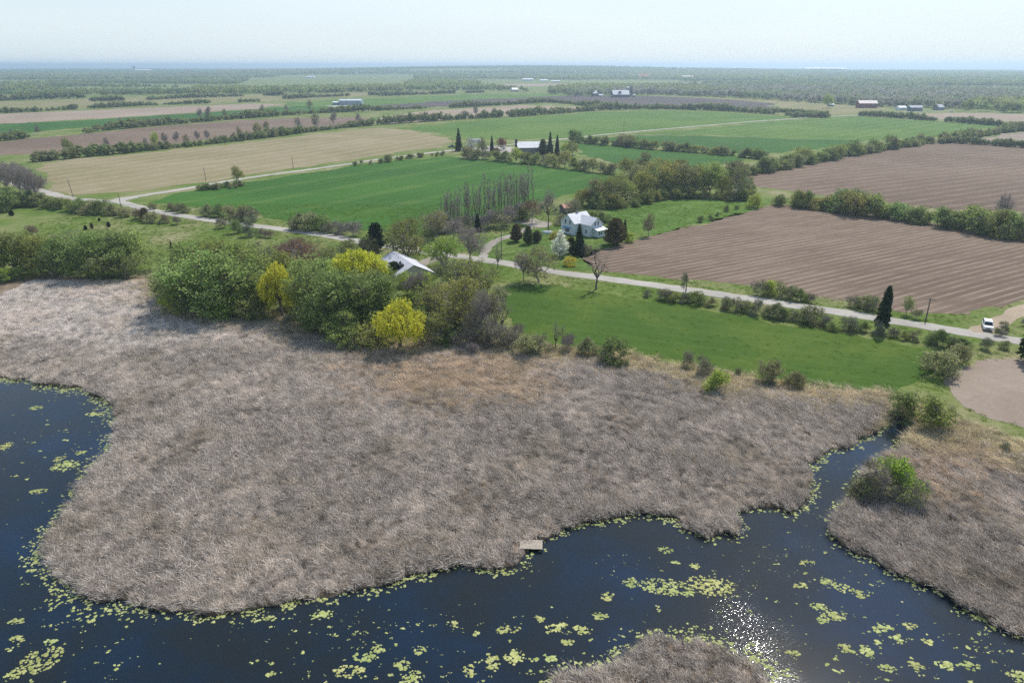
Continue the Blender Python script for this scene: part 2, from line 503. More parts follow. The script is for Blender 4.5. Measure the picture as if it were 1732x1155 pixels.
FIELDS = [
 ('pasture_field', 'pasture', [(858, 484), (900, 480), (960, 488), (1000, 496), (1090, 508), (1150, 518), (1300, 543), (1470, 570), (1560, 586), (1585, 606), (1560, 640), (1510, 664), (1460, 666), (1400, 655), (1290, 640), (1200, 621), (1150, 610), (1060, 600), (1000, 590), (930, 582), (880, 560), (852, 520)], 0.01),
 ('wheat_field', 'wheat', [(258, 340), (300, 328), (360, 319), (420, 309), (520, 293), (640, 275), (760, 265), (850, 272), (960, 287), (1045, 297), (1040, 312), (1000, 324), (940, 338), (900, 352), (820, 372), (760, 388), (720, 396), (640, 393), (560, 385), (500, 377), (440, 367), (400, 356), (330, 352)], 0.01),
 ('stubble_field', 'stubble', [(72, 277), (130, 270), (250, 258), (400, 243), (560, 224), (640, 216), (700, 222), (758, 233), (765, 240), (740, 250), (640, 263), (560, 275), (450, 290), (330, 310), (240, 325), (120, 331), (85, 322), (70, 295)], 0.01),
 ('ploughed_field', 'plough_far', [(-200, 256), (0, 239), (150, 226), (300, 211), (420, 203), (500, 200), (620, 198), (640, 205), (560, 216), (420, 230), (250, 246), (100, 258), (0, 263), (-200, 285)], 0.01),
 ('wheat_strip', 'wheat2', [(-200, 222), (0, 210), (150, 203), (300, 194), (420, 186), (490, 180), (600, 182), (600, 188), (420, 194), (300, 203), (150, 216), (0, 228), (-200, 245)], 0.01),
 ('dry_strip', 'straw', [(-200, 203), (0, 193), (150, 187), (300, 180), (440, 175), (485, 177), (420, 185), (300, 193), (150, 202), (0, 209), (-200, 220)], 0.02),
 ('dry_field', 'straw', [(640, 208), (640, 199), (700, 191), (800, 183), (880, 178), (990, 182), (1010, 185), (900, 193), (760, 202), (680, 209)], 0.01),
 ('dark_field', 'plough_black', [(600, 181), (700, 173), (800, 168), (900, 165), (960, 162), (1100, 163), (1200, 166), (1310, 175), (1320, 183), (1240, 185), (1100, 181), (1000, 176), (900, 173), (780, 179), (640, 186)], 0.02),
 ('hay_strip', 'hay', [(490, 174), (600, 168), (700, 164), (800, 160), (930, 159), (960, 162), (900, 165), (750, 171), (600, 181), (540, 181), (490, 178)], 0.03),
 ('hay_field', 'hay', [(680, 217), (760, 209), (900, 197), (1000, 190), (1100, 187), (1200, 189), (1300, 196), (1350, 199), (1280, 206), (1180, 214), (1060, 224), (960, 233), (900, 237), (800, 234), (740, 226)], 0.01),
 ('hay_field', 'hay', [(1065, 228), (1200, 216), (1340, 203), (1440, 197), (1560, 204), (1690, 210), (1700, 214), (1600, 226), (1560, 233), (1470, 238), (1380, 236), (1200, 229)], 0.01),
 ('wheat_field', 'wheat2', [(1000, 236), (1065, 229), (1200, 230), (1380, 237), (1470, 239), (1440, 245), (1340, 256), (1280, 262), (1200, 255), (1100, 246)], 0.02),
 ('wheat_field', 'wheat2', [(970, 243), (1040, 246), (1130, 256), (1265, 266), (1240, 277), (1150, 284), (1080, 284), (1030, 274), (980, 260)], 0.01),
 ('ploughed_field', 'plough_mid', [(1215, 305), (1260, 296), (1340, 281), (1440, 263), (1560, 243), (1600, 240), (1732, 248), (1950, 262), (1950, 400), (1732, 372), (1600, 354), (1450, 338), (1330, 322), (1260, 312)], 0.01),
 ('ploughed_field', 'plough_near', [(986, 441), (1000, 427), (1080, 406), (1180, 381), (1280, 354), (1310, 346), (1420, 354), (1560, 374), (1700, 397), (1950, 430), (1950, 455), (1732, 508), (1690, 522), (1620, 532), (1530, 529), (1430, 506), (1320, 491), (1200, 478), (1080, 465), (1015, 458)], 0.01),
 ('grass_field', 'hay', [(985, 372), (1010, 358), (1080, 346), (1180, 335), (1290, 335), (1290, 350), (1230, 366), (1160, 386), (1100, 398), (1050, 388)], 0.01),
 ('dry_field', 'straw', [(1480, 195), (1600, 191), (1732, 193), (1900, 196), (1900, 208), (1732, 206), (1620, 205)], 0.01),
 ('dry_field', 'plough_pale', [(1640, 236), (1700, 226), (1900, 215), (1900, 250), (1732, 243)], 0.01),
 ('tilled_field', 'plough_pale', [(1603, 650), (1617, 627), (1660, 612), (1732, 606), (1950, 606), (1950, 760), (1732, 722), (1680, 707), (1625, 686)], 0.01),
 ('lawn', 'lawn', [(760, 425), (800, 405), (850, 395), (900, 385), (945, 380), (1010, 385), (1045, 400), (1020, 420), (985, 440), (1010, 460), (940, 455), (870, 444), (800, 434)], 0.01),
 ('old_grass_field', 'oldgrass', [(-300, 183), (0, 172), (180, 166), (300, 162), (480, 160), (640, 155), (760, 153), (700, 158), (560, 165), (470, 171), (300, 176), (150, 183), (0, 189), (-300, 200)], 0.01),
 ('old_grass_field', 'oldgrass', [(1100, 163), (1300, 168), (1400, 176), (1500, 183), (1480, 190), (1400, 195), (1340, 198), (1320, 184), (1310, 175)], 0.005),
 ('green_field', 'hay', [(-60, 155), (0, 153), (30, 152), (75, 157), (0, 160), (-60, 161)], 0.01),
 ('pale_field', 'oldgrass', [(430, 136), (480, 133), (540, 128), (600, 126), (560, 130), (520, 137), (440, 140)], 0.01),
 ('pale_field', 'oldgrass', [(1540, 146), (1600, 144), (1700, 147), (1690, 151), (1560, 150)], 0.01),
 ('pale_field', 'straw', [(840, 143), (1000, 137), (1060, 138), (960, 145), (860, 147)], 0.01),
]
for i, (nm, mk, pts, dz) in enumerate(FIELDS):
    gp = [G(a, b) for a, b in pts]
    dist = sum(p.y for p in gp) / len(gp)
    step = max(1.5, dist / 90)
    sheet(nm, densify(gp, step, True, 0.4 * step, 50 + i), LAND + dz + 0.02, M_f[mk])

# ---- roads
M_road = mat_field('gravel_road', (0.36, 0.335, 0.29), (0.43, 0.4, 0.35), (0.3, 0.275, 0.235), patch=0.05, fine=1.5, bumpd=0.05)
M_drive = mat_field('gravel_drive', (0.3, 0.265, 0.22), (0.38, 0.345, 0.3), (0.24, 0.21, 0.17), patch=0.08, fine=1.2, bumpd=0.05)
M_track = mat_field('earth_track', (0.34, 0.27, 0.19), (0.4, 0.32, 0.23), (0.27, 0.21, 0.14), patch=0.08, fine=1.0, bumpd=0.05)
def smooth_line(pts, step):
    P_ = [np.array(G(a, b)[:2]) for a, b in pts]
    P_ = [2 * P_[0] - P_[1]] + P_ + [2 * P_[-1] - P_[-2]]
    out = []
    for i in range(1, len(P_) - 2):
        k = max(2, int(np.linalg.norm(P_[i + 1] - P_[i]) / step))
        for j in range(k):
            t = j / k
            a, b, c, d = P_[i - 1:i + 3]
            out.append(0.5 * ((2 * b) + (c - a) * t + (2 * a - 5 * b + 4 * c - d) * t * t + (3 * b - a - 3 * c + d) * t ** 3))
    out.append(P_[-2])
    return np.array(out)
def road(name, pts, width, mat, z, jit=0.25, seed=0):
    c = smooth_line(pts, 2.5)
    t = np.gradient(c, axis=0); t /= np.linalg.norm(t, axis=1)[:, None]
    nrm = np.stack([-t[:, 1], t[:, 0]], 1)
    r = np.random.RandomState(seed)
    offs = [-0.5, -0.25, 0, 0.25, 0.5]; crown = [0, 0.05, 0.08, 0.05, 0]
    v = []
    for k, o in enumerate(offs):
        j = r.randn(len(c)) * jit if abs(o) == 0.5 else np.zeros(len(c))
        q = c + nrm * (o * width + j)[:, None]
        v.append(np.c_[q, np.full(len(c), LAND + z + crown[k])])
    v = np.stack(v, 1).reshape(-1, 3)
    n = len(c); K = len(offs)
    I = np.arange(n * K).reshape(n, K)
    f = np.stack([I[:-1, :-1].ravel(), I[:-1, 1:].ravel(), I[1:, 1:].ravel(), I[1:, :-1].ravel()], 1)
    if np.cross(v[f[0, 1]] - v[f[0, 0]], v[f[0, 2]] - v[f[0, 0]])[2] < 0: f = f[:, ::-1].copy()
    return tag(mesh_obj(name, pymesh(name, v, f, smooth=True), mat), kind='structure')
ROAD1 = [(196, 340), (222, 347), (255, 356), (300, 364), (360, 373), (430, 382), (500, 391), (560, 400), (620, 411), (700, 423), (760, 432), (820, 440), (870, 448), (940, 460), (1000, 468),
         (1080, 479), (1150, 489), (1250, 503), (1350, 518), (1450, 533), (1550, 549), (1650, 565), (1740, 580), (1900, 608)]
ROAD2 = [(206, 339), (240, 331), (300, 322), (360, 311), (420, 301), (500, 290), (560, 282), (640, 270), (700, 262), (760, 255), (850, 246), (930, 238), (1000, 230), (1080, 222.5), (1160, 215.5),
         (1240, 208.5), (1320, 202.5), (1400, 197.5), (1450, 195), (1520, 190.5), (1600, 187)]
road('gravel_road', ROAD1, 4.9, M_road, 0.045, seed=1)
road('gravel_road', ROAD2, 4.8, M_road, 0.055, seed=2)
road('gravel_road', [(-200, 252), (-80, 284), (0, 302), (45, 317), (115, 335), (170, 340), (212, 343)], 5.6, M_road, 0.065, seed=3)
sheet('road_junction', densify([G(*q) for q in [(180, 341), (200, 335), (245, 330.5), (222, 336), (210, 342), (232, 349), (205, 346)]], 1.0, True, 0.1, 9), LAND + 0.15, M_road)
road('farm_track', [(1640, 566), (1672, 553), (1705, 536), (1740, 521), (1850, 480)], 3.9, M_track, 0.028, seed=4)
road('driveway', [(815, 437), (826, 418), (840, 407), (868, 398), (892, 388), (905, 377)], 3.2, M_drive, 0.08, seed=5)
sheet('gravel_yard', densify([G(*q) for q in [(868, 376), (885, 371), (905, 370), (930, 376), (936, 382), (922, 385), (905, 386), (888, 380)]], 1.0, True, 0.3, 12), LAND + 0.1, M_drive)
road('driveway', [(752, 431), (735, 437), (715, 446), (700, 455)], 4.0, M_drive, 0.08, seed=6)
sheet('farm_yard', densify([G(*q) for q in [(790, 252), (840, 249), (900, 249), (905, 258), (850, 258), (800, 257)]], 2.0, True, 0.4, 13), LAND + 0.1, M_road)

# ================================================================== VEGETATION
def frames(d):
    up = np.where(np.abs(d[:, 2:3]) > 0.95, np.array([[1.0, 0, 0]]), np.array([[0, 0, 1.0]]))
    a = np.cross(d, up); a /= np.linalg.norm(a, axis=1)[:, None] + 1e-9
    return a, np.cross(d, a)
def tubes(segs, n=5):
    """tapered prisms, all segments at once; segs: (p0, p1, r0, r1) rows"""
    s = np.array([list(a) + list(b) + [r0, r1] for a, b, r0, r1 in segs], dtype=float)
    p, q, r0, r1 = s[:, :3], s[:, 3:6], s[:, 6], s[:, 7]
    d = q - p; d /= np.linalg.norm(d, axis=1)[:, None] + 1e-9
    a, b = frames(d)
    t = np.arange(n) * 2 * math.pi / n
    ring = np.cos(t)[None, :, None] * a[:, None, :] + np.sin(t)[None, :, None] * b[:, None, :]
    v = np.concatenate([p[:, None] + ring * r0[:, None, None], q[:, None] + ring * r1[:, None, None]], 1)
    base = np.arange(len(s))[:, None] * 2 * n
    i = np.arange(n); j = (i + 1) % n
    f = np.stack([base + i, base + j, base + n + j, base + n + i], 2).reshape(-1, 4)
    return v.reshape(-1, 3), f
def quads(c, size, r, asp=1.6, axis=None, wob=0.6):
    """leaf-like quads at c; axis turns them along a direction"""
    n = len(c)
    u = r.randn(n, 3)
    if axis is not None: u = axis + u * wob
    u /= np.linalg.norm(u, axis=1)[:, None]
    w = np.cross(u, r.randn(n, 3)); w /= np.linalg.norm(w, axis=1)[:, None] + 1e-9
    s = size * (0.65 + 0.7 * r.rand(n))[:, None]
    U, W = u * s * asp * 0.5, w * s * 0.5
    v = np.stack([c - U, c + W * 0.8, c + U, c - W * 0.8], 1).reshape(-1, 3)
    return v, np.arange(4 * n).reshape(n, 4)
def twigs(p, d, L, wd, r):
    """thin bent twigs: two crossed slivers each"""
    n = len(p)
    a, b = frames(d / (np.linalg.norm(d, axis=1)[:, None] + 1e-9))
    e = p + d * L[:, None]
    v1 = np.stack([p - a * wd, p + a * wd, e], 1); v2 = np.stack([p - b * wd, p + b * wd, e], 1)
    v = np.concatenate([v1, v2]).reshape(-1, 3)
    return v, np.arange(6 * n).reshape(2 * n, 3)
def on_lobe(lobes, n, r, skin=0.45):
    k = r.randint(len(lobes), size=n)
    c = np.array([l[0] for l in lobes])[k]; R_ = np.array([l[1] for l in lobes])[k]
    d = r.randn(n, 3); d /= np.linalg.norm(d, axis=1)[:, None]
    t = (skin + (1 - skin) * r.rand(n) ** 0.6)[:, None]
    return c + d * R_ * t, k, d
def limb(a, b, r0, r1, r, k=3, sag=0.08):
    """a crooked branch from a to b"""
    a, b = np.array(a, float), np.array(b, float); L = np.linalg.norm(b - a)
    pts = [a] + [a + (b - a) * (i / k) + r.randn(3) * L * sag for i in range(1, k)] + [b]
    rr = np.linspace(r0, r1, k + 1)
    return [(pts[i], pts[i + 1], rr[i], rr[i + 1]) for i in range(k)]

# every plant is built at unit-free real size; copies are scaled to the height measured in the photograph
def plant(kind, seed, h, w, trunk=0.3, lobes_n=8, clusters=170, leaves=30, leaf=0.34, spread=0.5, twig=0, twig_l=1.1, stems=1, squash=1.0, asp=1.6, droop=0.0, twig_w=0.018, low=0.0):
    r = np.random.RandomState(seed)
    segs = []
    cz0 = h * trunk; cz = (h + cz0) / 2; rz = (h - cz0) / 2
    lobes = []
    for i in range(lobes_n):
        a = 2 * math.pi * (i + r.rand() * 0.7) / lobes_n * (1 if i < lobes_n - 2 else 0)
        rad = w * 0.5 * (0.5 + 0.22 * r.rand()) * (1 if i < lobes_n - 2 else 0.25)
        zz = cz + rz * (r.uniform(-0.5 - low, 0.42) if i < lobes_n - 2 else r.uniform(0.35, 0.55))
        s = w * 0.5 * r.uniform(0.4, 0.55)
        lobes.append((np.array([math.cos(a) * rad, math.sin(a) * rad, zz]), np.array([s, s, min(s * squash * 1.05, h - zz if h - zz > 0.2 else 0.2)])))
    tr = h * 0.018 + 0.05
    bases = [np.array([0, 0, -0.15])] if stems == 1 else [np.array([r.randn() * w * 0.07, r.randn() * w * 0.07, -0.15]) for _ in range(stems)]
    fork = []
    for b in bases:
        top = np.array([b[0] * 2 + r.randn() * w * 0.03, b[1] * 2 + r.randn() * w * 0.03, max(cz0 * 1.15, h * 0.12)])
        segs += limb(b, top, tr / math.sqrt(stems), tr * 0.75 / math.sqrt(stems), r, 3, 0.03)
        fork.append(top)
    for i, (c, R_) in enumerate(lobes):
        f = fork[i % len(fork)]
        segs += limb(f, c, tr * 0.55 / math.sqrt(stems), tr * 0.2, r, 4, 0.07)
    cc, kk, dd_ = on_lobe(lobes, clusters, r)
    cc[:, 2] = np.maximum(cc[:, 2], 0.2 + 0.25 * r.rand(len(cc)))
    for c, k in zip(cc[: int(clusters * 0.75)], kk): segs += limb(lobes[k][0], c, tr * 0.16, 0.014, r, 2, 0.1)
    wv, wf = tubes(segs, 5)
    cv, cf, ct = [], [], []
    ntw = 0
    if twig:
        n = clusters * twig
        i = r.randint(clusters, size=n)
        d = dd_[i] * 0.8 + r.randn(n, 3) * 0.55 + np.array([0, 0, 0.35 - droop])
        d /= np.linalg.norm(d, axis=1)[:, None]
        p = cc[i] + r.randn(n, 3) * spread * 0.4
        tv, tf = twigs(p, d, twig_l * (0.5 + 0.8 * r.rand(n)), twig_w, r)
        if leaves == 0: return (wv, wf), (tv, tf, r.rand(len(tf)))
        ntw = len(tv)
        base = len(wv)
        tq = np.c_[tf, tf[:, 2]] + base
        wv = np.r_[wv, tv]; twf = tf + base
        wood = (wv, [list(x) for x in wf] + [list(x) for x in twf])
    else:
        wood = (wv, wf)
    n = clusters * leaves
    i = np.repeat(np.arange(clusters), leaves)
    # a clump of leaves is flatter than tall and carries its own shade of colour
    lc = cc[i] + r.randn(n, 3) * np.array([spread, spread, spread * (0.72 + droop)])
    lc[:, 2] = np.maximum(lc[:, 2], 0.1)
    lv, lf = quads(lc, leaf, r, asp)
    tint = np.clip(0.5 + 0.28 * r.randn(clusters)[i] + 0.2 * r.randn(n), 0, 1)
    return wood, (lv, lf, tint)

def weeping(seed, h, w):
    """weeping willow: domed crown of hanging strands"""
    r = np.random.RandomState(seed)
    segs = limb((0, 0, -0.2), (0.15, 0.1, h * 0.3), 0.42, 0.32, r, 3, 0.03)
    lobes = []
    for i in range(9):
        a = i * 2.4; rad = w * 0.5 * (0.6 if i < 6 else 0.22)
        c = np.array([math.cos(a) * rad, math.sin(a) * rad, h * (0.62 if i < 6 else 0.76) + r.randn() * 0.5])
        lobes.append((c, np.array([w * 0.2, w * 0.2, w * 0.19])))
        segs += limb((0.15, 0.1, h * 0.3), c, 0.22, 0.07, r, 4, 0.06)
    n = 520
    cc, k, d = on_lobe(lobes, n, r, 0.6)
    cc[:, 2] = np.maximum(cc[:, 2], h * 0.42)
    for c, kk in zip(cc[:160], k[:160]): segs += limb(lobes[kk][0], c, 0.05, 0.015, r, 2, 0.1)
    m = 13
    L = r.uniform(0.8, 3.0, n) * h / 11
    t = np.linspace(0, 1, m)
    out = cc[:, :2] / (np.linalg.norm(cc[:, :2], axis=1)[:, None] + 1e-6)
    pts = np.repeat(cc[:, None, :], m, 1)
    pts[:, :, :2] += out[:, None, :] * (0.35 * np.sqrt(t))[None, :, None]
    pts[:, :, 2] -= (L[:, None] * t[None, :] ** 1.3)
    pts += r.randn(*pts.shape) * np.array([0.2, 0.2, 0.14])
    pts = pts.reshape(-1, 3); pts[:, 2] = np.maximum(pts[:, 2], 0.5)
    lv, lf = quads(pts, 0.3, r, 2.0, axis=np.array([0, 0, -1.0]), wob=0.55)
    tint = np.clip(0.5 + np.repeat(r.randn(n) * 0.25, m) + r.randn(n * m) * 0.2, 0, 1)
    return tubes(segs, 6), (lv, lf, tint)

def conifer(seed, h, w, gaps=0.0, droop=0.25, power=0.85, base=0.06, leaf=0.3):
    r = np.random.RandomState(seed)
    segs = [((0, 0, -0.1), (0, 0, h * 0.5), h * 0.016 + 0.04, h * 0.01 + 0.02), ((0, 0, h * 0.5), (0, 0, h * 0.99), h * 0.01 + 0.02, 0.015)]
    P_, A_ = [], []
    z = h * base
    while z < h * 0.985:
        R_ = w * 0.5 * (1 - z / h) ** power + 0.08
        nb = 7 if R_ > 0.6 else 5
        a0 = r.rand() * 6.3
        for i in range(nb):
            if r.rand() < gaps: continue
            a = a0 + i * 2 * math.pi / nb + r.randn() * 0.15
            Rr = R_ * r.uniform(0.7, 1.12)
            e = np.array([math.cos(a) * Rr, math.sin(a) * Rr, z - Rr * droop + R_ * 0.1])
            segs.append(((0, 0, z), e, 0.03, 0.008))
            k = max(5, int(Rr * 16))
            t = r.rand(k) ** 0.7
            q = np.array([0, 0, z])[None] * (1 - t)[:, None] + e[None] * t[:, None]
            q += r.randn(k, 3) * np.array([0.2, 0.2, 0.1]) * (0.35 + Rr * 0.25)
            P_.append(q); A_.append(np.repeat(np.array([[math.cos(a), math.sin(a), -0.3]]), k, 0))
        z += max(0.16, h * 0.032)
    P_, A_ = np.concatenate(P_), np.concatenate(A_)
    P_[:, 2] = np.maximum(P_[:, 2], 0.1)
    lv, lf = quads(P_, leaf, r, 2.0, axis=A_, wob=0.5)
    return tubes(segs, 5), (lv, lf, np.clip(0.5 + 0.3 * r.randn(len(lf)), 0, 1))

def sapling(seed, h):
    """tall thin leafless poplar"""
    r = np.random.RandomState(seed)
    pts = [np.array([0, 0, -0.1])]
    for i in range(1, 8): pts.append(np.array([r.randn() * 0.12 * i ** 0.7, r.randn() * 0.12 * i ** 0.7, h * i / 7]))
    segs = [(pts[i], pts[i + 1], 0.13 * (1 - i / 7.6), 0.13 * (1 - (i + 1) / 7.6)) for i in range(7)]
    tp, td, tl = [], [], []
    for i in range(30):
        t = r.uniform(0.25, 0.98); k = min(6, int(t * 7)); f = t * 7 - k
        p = pts[k] * (1 - f) + pts[k + 1] * f
        a = r.rand() * 6.3; L = (1.15 - t) * 2.4 + 0.4
        e = p + np.array([math.cos(a) * L * 0.42, math.sin(a) * L * 0.42, L * 0.85])
        segs.append((p, e, 0.03, 0.01))
        for _ in range(8):
            q = p + (e - p) * r.uniform(0.25, 1)
            tp.append(q); d = (e - p) / L + r.randn(3) * 0.4; td.append(d / np.linalg.norm(d)); tl.append(r.uniform(0.4, 1.0))
    tv, tf = twigs(np.array(tp), np.array(td), np.array(tl), 0.016, r)
    return tubes(segs, 5), (tv, tf, r.rand(len(tf)))

M_bark = mat_plain('bark', (0.13, 0.108, 0.088), 0.9, 0.1, var=0.3, scale=3.0)
M_bark_grey = mat_plain('grey_bark', (0.29, 0.255, 0.225), 0.9, 0.1, var=0.25, scale=3.0)
M_twig = mat_leaf('bare_twigs', (0.26, 0.225, 0.2), (0.46, 0.4, 0.36), 0.3, 0.15)
L_ = {
 'green': mat_leaf('willow_leaves', (0.195, 0.275, 0.075), (0.37, 0.45, 0.15)),
 'olive': mat_leaf('olive_leaves', (0.209, 0.282, 0.069), (0.400, 0.421, 0.127)),
 'fresh': mat_leaf('fresh_leaves', (0.245, 0.381, 0.053), (0.477, 0.575, 0.098)),
 'yellow': mat_leaf('yellow_willow_leaves', (0.43, 0.41, 0.042), (0.72, 0.67, 0.085), 0.4, 0.08),
 'bud': mat_leaf('budding_leaves', (0.224, 0.250, 0.058), (0.399, 0.374, 0.108), 0.4),
 'red': mat_leaf('red_brown_buds', (0.217, 0.100, 0.060), (0.366, 0.166, 0.091), 0.3, 0.1),
 'rust': mat_leaf('rusty_buds', (0.250, 0.191, 0.067), (0.432, 0.283, 0.100), 0.3, 0.1),
 'white': mat_leaf('white_blossom', (0.6, 0.66, 0.5), (0.88, 0.88, 0.8), 0.45, 0.05),
 'spruce': mat_leaf('spruce_needles', (0.023, 0.042, 0.018), (0.055, 0.081, 0.031), 0.15),
 'cedar': mat_leaf('cedar_scales', (0.073, 0.090, 0.030), (0.160, 0.167, 0.055), 0.15),
 'browncedar': mat_leaf('bronzed_cedar_scales', (0.107, 0.090, 0.039), (0.213, 0.167, 0.068), 0.15, 0.1),
 'grey': mat_leaf('grey_green_shrub_leaves', (0.216, 0.241, 0.098), (0.371, 0.365, 0.168)),
 'hedge': mat_leaf('hedge_leaves', (0.143, 0.222, 0.059), (0.287, 0.351, 0.105)),
 'flower': mat_leaf('golden_shrub_leaves', (0.342, 0.342, 0.043), (0.769, 0.683, 0.063), 0.3),
}
PROTO = {}
def proto(key, data, wood_mat):
    (wv, wf), (cv, cf, ct) = data
    PROTO[key] = (pymesh('trunk', wv, wf, wood_mat), pymesh('crown', cv, np.asarray(cf), None, ct), None)
    z = max(np.max(np.asarray(wv)[:, 2]), np.max(cv[:, 2])); PROTO[key] = PROTO[key][:2] + (float(z),)
for i in range(4):
    proto(f'leafy{i}', plant('l', 100 + i, 12, 10.5, 0.13, 11, 230, 20, 0.29, 0.5, twig=5, twig_l=1.2, low=0.25), M_bark)
for i in range(3):
    proto(f'round{i}', plant('l', 120 + i, 10, 9.0, 0.14, 10, 210, 17, 0.26, 0.42, twig=8, twig_l=1.0), M_bark_grey)
for i in range(3):
    proto(f'sparse{i}', plant('s', 140 + i, 11, 8.5, 0.22, 9, 200, 9, 0.24, 0.45, twig=13, twig_l=1.25), M_bark_grey)
for i in range(3):
    proto(f'bare{i}', plant('b', 160 + i, 11, 8.0, 0.25, 9, 210, 0, 0.2, 0.5, twig=20, twig_l=1.3), M_bark_grey)
proto('winter', plant('b', 171, 14, 9.0, 0.34, 9, 220, 0, 0.2, 0.5, twig=12, twig_l=1.2), M_bark)
proto('lone', plant('b', 175, 10, 6.0, 0.22, 7, 60, 0, 0.2, 0.4, twig=5, twig_l=1.1), M_bark)
for i in range(2): proto(f'weep{i}', weeping(180 + i, 11, 11.5), M_bark)
for i in range(4):
    proto(f'bush{i}', plant('u', 200 + i, 4, 4.4, 0.0, 8, 120, 19, 0.2, 0.3, twig=6, twig_l=0.7, stems=5, low=0.35), M_bark_grey)
for i in range(3):
    proto(f'thin{i}', plant('u', 220 + i, 4.2, 3.8, 0.02, 7, 110, 6, 0.17, 0.3, twig=13, twig_l=0.85, stems=6, low=0.3, twig_w=0.014), M_bark_grey)
for i in range(2): proto(f'spruce{i}', conifer(240 + i, 10, 5.2), M_bark)
proto('pine', conifer(245, 10, 7.0, gaps=0.22, power=0.5, base=0.16, leaf=0.36), M_bark)
for i in range(2): proto(f'cedar{i}', conifer(250 + i, 6, 5.4, droop=-0.35, power=0.42, base=0.03, leaf=0.26), M_bark)
proto('bloom', plant('f', 260, 8, 4.6, 0.08, 10, 210, 26, 0.2, 0.3, squash=1.7, low=0.35), M_bark_grey)
for i in range(3): proto(f'sapling{i}', sapling(270 + i, 12), M_bark)

NM = {'leafy': 'leafy_tree', 'round': 'leafy_tree', 'sparse': 'budding_tree', 'bare': 'bare_tree', 'winter': 'bare_tree', 'lone': 'bare_tree',
      'weep': 'weeping_willow', 'bush': 'shrub', 'thin': 'shrub', 'spruce': 'spruce_tree', 'pine': 'pine_tree', 'cedar': 'cedar_tree', 'bloom': 'blossom_tree', 'sapling': 'poplar_sapling'}
LOOK = {'green': 'green', 'olive': 'olive green', 'fresh': 'bright green', 'bud': 'yellowish budding', 'grey': 'dull grey-green', 'hedge': 'dark green', 'rust': 'rusty brown', 'red': 'reddish', 'browncedar': 'bronzed', 'spruce': 'blackish', None: 'bare grey', 'white': 'white'}
rt = np.random.RandomState(42)
def put(px, py, hpx, key, leaf, label, group=None, wide=1.0, h=None, world=None, turn=None, parts=True):
    """one plant whose foot stands at photo point (px, py) and whose height spans hpx photo pixels"""
    wood, crown, z0 = PROTO[key]
    if label.startswith('*'):
        label = LOOK[leaf] + label[1:]; group = LOOK[leaf] + ' ones, ' + group
    p = world if world is not None else G(px, py)
    hh = h if h is not None else hpx * mpp(px, py)
    k = hh / z0
    kind = key.rstrip('0123456789')
    nm = NM[kind]
    lm = L_.get(leaf, M_twig) if leaf else M_twig
    rz = rt.rand() * 6.283 if turn is None else turn
    root = empty(nm, (p.x, p.y, p.z - 0.02), rz)
    root.scale = (k * wide, k * wide, k)
    t = bpy.data.objects.new('stems' if nm == 'shrub' else 'trunk', wood)
    c = bpy.data.objects.new('twigs' if leaf is None and kind in ('bare', 'winter', 'lone', 'sapling') else ('foliage' if nm == 'shrub' else 'crown'), crown)
    for o in (t, c): col.objects.link(o); o.parent = root
    if not crown.materials: crown.materials.append(lm)
    c.material_slots[0].link = 'OBJECT'; c.material_slots[0].material = lm
    tag(root, label, 'shrub' if nm == 'shrub' else 'tree', group)
    return root

# ---- trees and shrubs one by one: foot (x, y), height in photo pixels, form, leaf, width, label
def many(rows, label=None, group=None):
    for r_ in rows:
        x, y, hp, key, leaf, w_ = r_[:6]
        lb = r_[6] if len(r_) > 6 else label
        put(x, y, hp, key, leaf, lb, group if len(r_) <= 6 else (r_[7] if len(r_) > 7 else None), w_)
# thicket at the marsh's far corner
many([(-15, 470, 82, 'leafy0', 'green', 1.15), (30, 462, 74, 'leafy1', 'green', 1.21), (72, 462, 70, 'leafy2', 'olive', 1.15), (112, 464, 68, 'leafy3', 'green', 1.26),
      (150, 468, 80, 'leafy1', 'green', 1.15), (190, 468, 84, 'leafy0', 'green', 1.26), (228, 462, 76, 'leafy2', 'green', 1.21), (90, 470, 48, 'round0', 'green', 1.15),
      (170, 473, 52, 'round1', 'green', 1.38), (212, 471, 50, 'round2', 'green', 1.38), (55, 452, 62, 'leafy0', 'olive', 1.15), (128, 452, 66, 'sparse0', 'olive', 1.15)],
     '* willow in the thicket between the rough meadow and the marsh', 'willows of the meadow thicket')
many([(8, 476, 26, 'bush0', 'fresh', 1.72, 'low bright green shrub at the foot of the meadow thicket'),
      (297, 450, 28, 'cedar0', 'spruce', 0.71, 'small dark cedar standing alone beside the tall green willows'),
      (290, 420, 14, 'spruce0', 'spruce', 0.80, 'tiny dark spruce on its own in the rough meadow')])
# tall willows in front of the bungalow
many([(312, 528, 96, 'leafy0', 'green', 1.16), (350, 534, 112, 'leafy1', 'green', 1.22), (395, 530, 108, 'leafy2', 'green', 1.22), (330, 500, 92, 'leafy3', 'green', 1.22),
      (372, 495, 95, 'leafy0', 'olive', 1.22), (420, 505, 100, 'leafy1', 'olive', 1.16), (440, 532, 70, 'leafy3', 'olive', 1.22), (445, 490, 82, 'sparse1', 'olive', 1.34),
      (538, 545, 104, 'leafy0', 'green', 1.10), (578, 560, 108, 'leafy2', 'green', 1.16), (615, 562, 104, 'leafy1', 'green', 1.16), (648, 556, 92, 'leafy3', 'green', 1.16),
      (560, 520, 88, 'leafy3', 'green', 1.22), (520, 515, 80, 'leafy1', 'green', 1.10), (600, 530, 78, 'leafy0', 'green', 1.22), (640, 520, 70, 'leafy2', 'green', 1.22),
      (585, 582, 60, 'leafy3', 'olive', 1.34)],
     '* tall willow in the dense grove in front of the bungalow', 'willows of the bungalow grove')
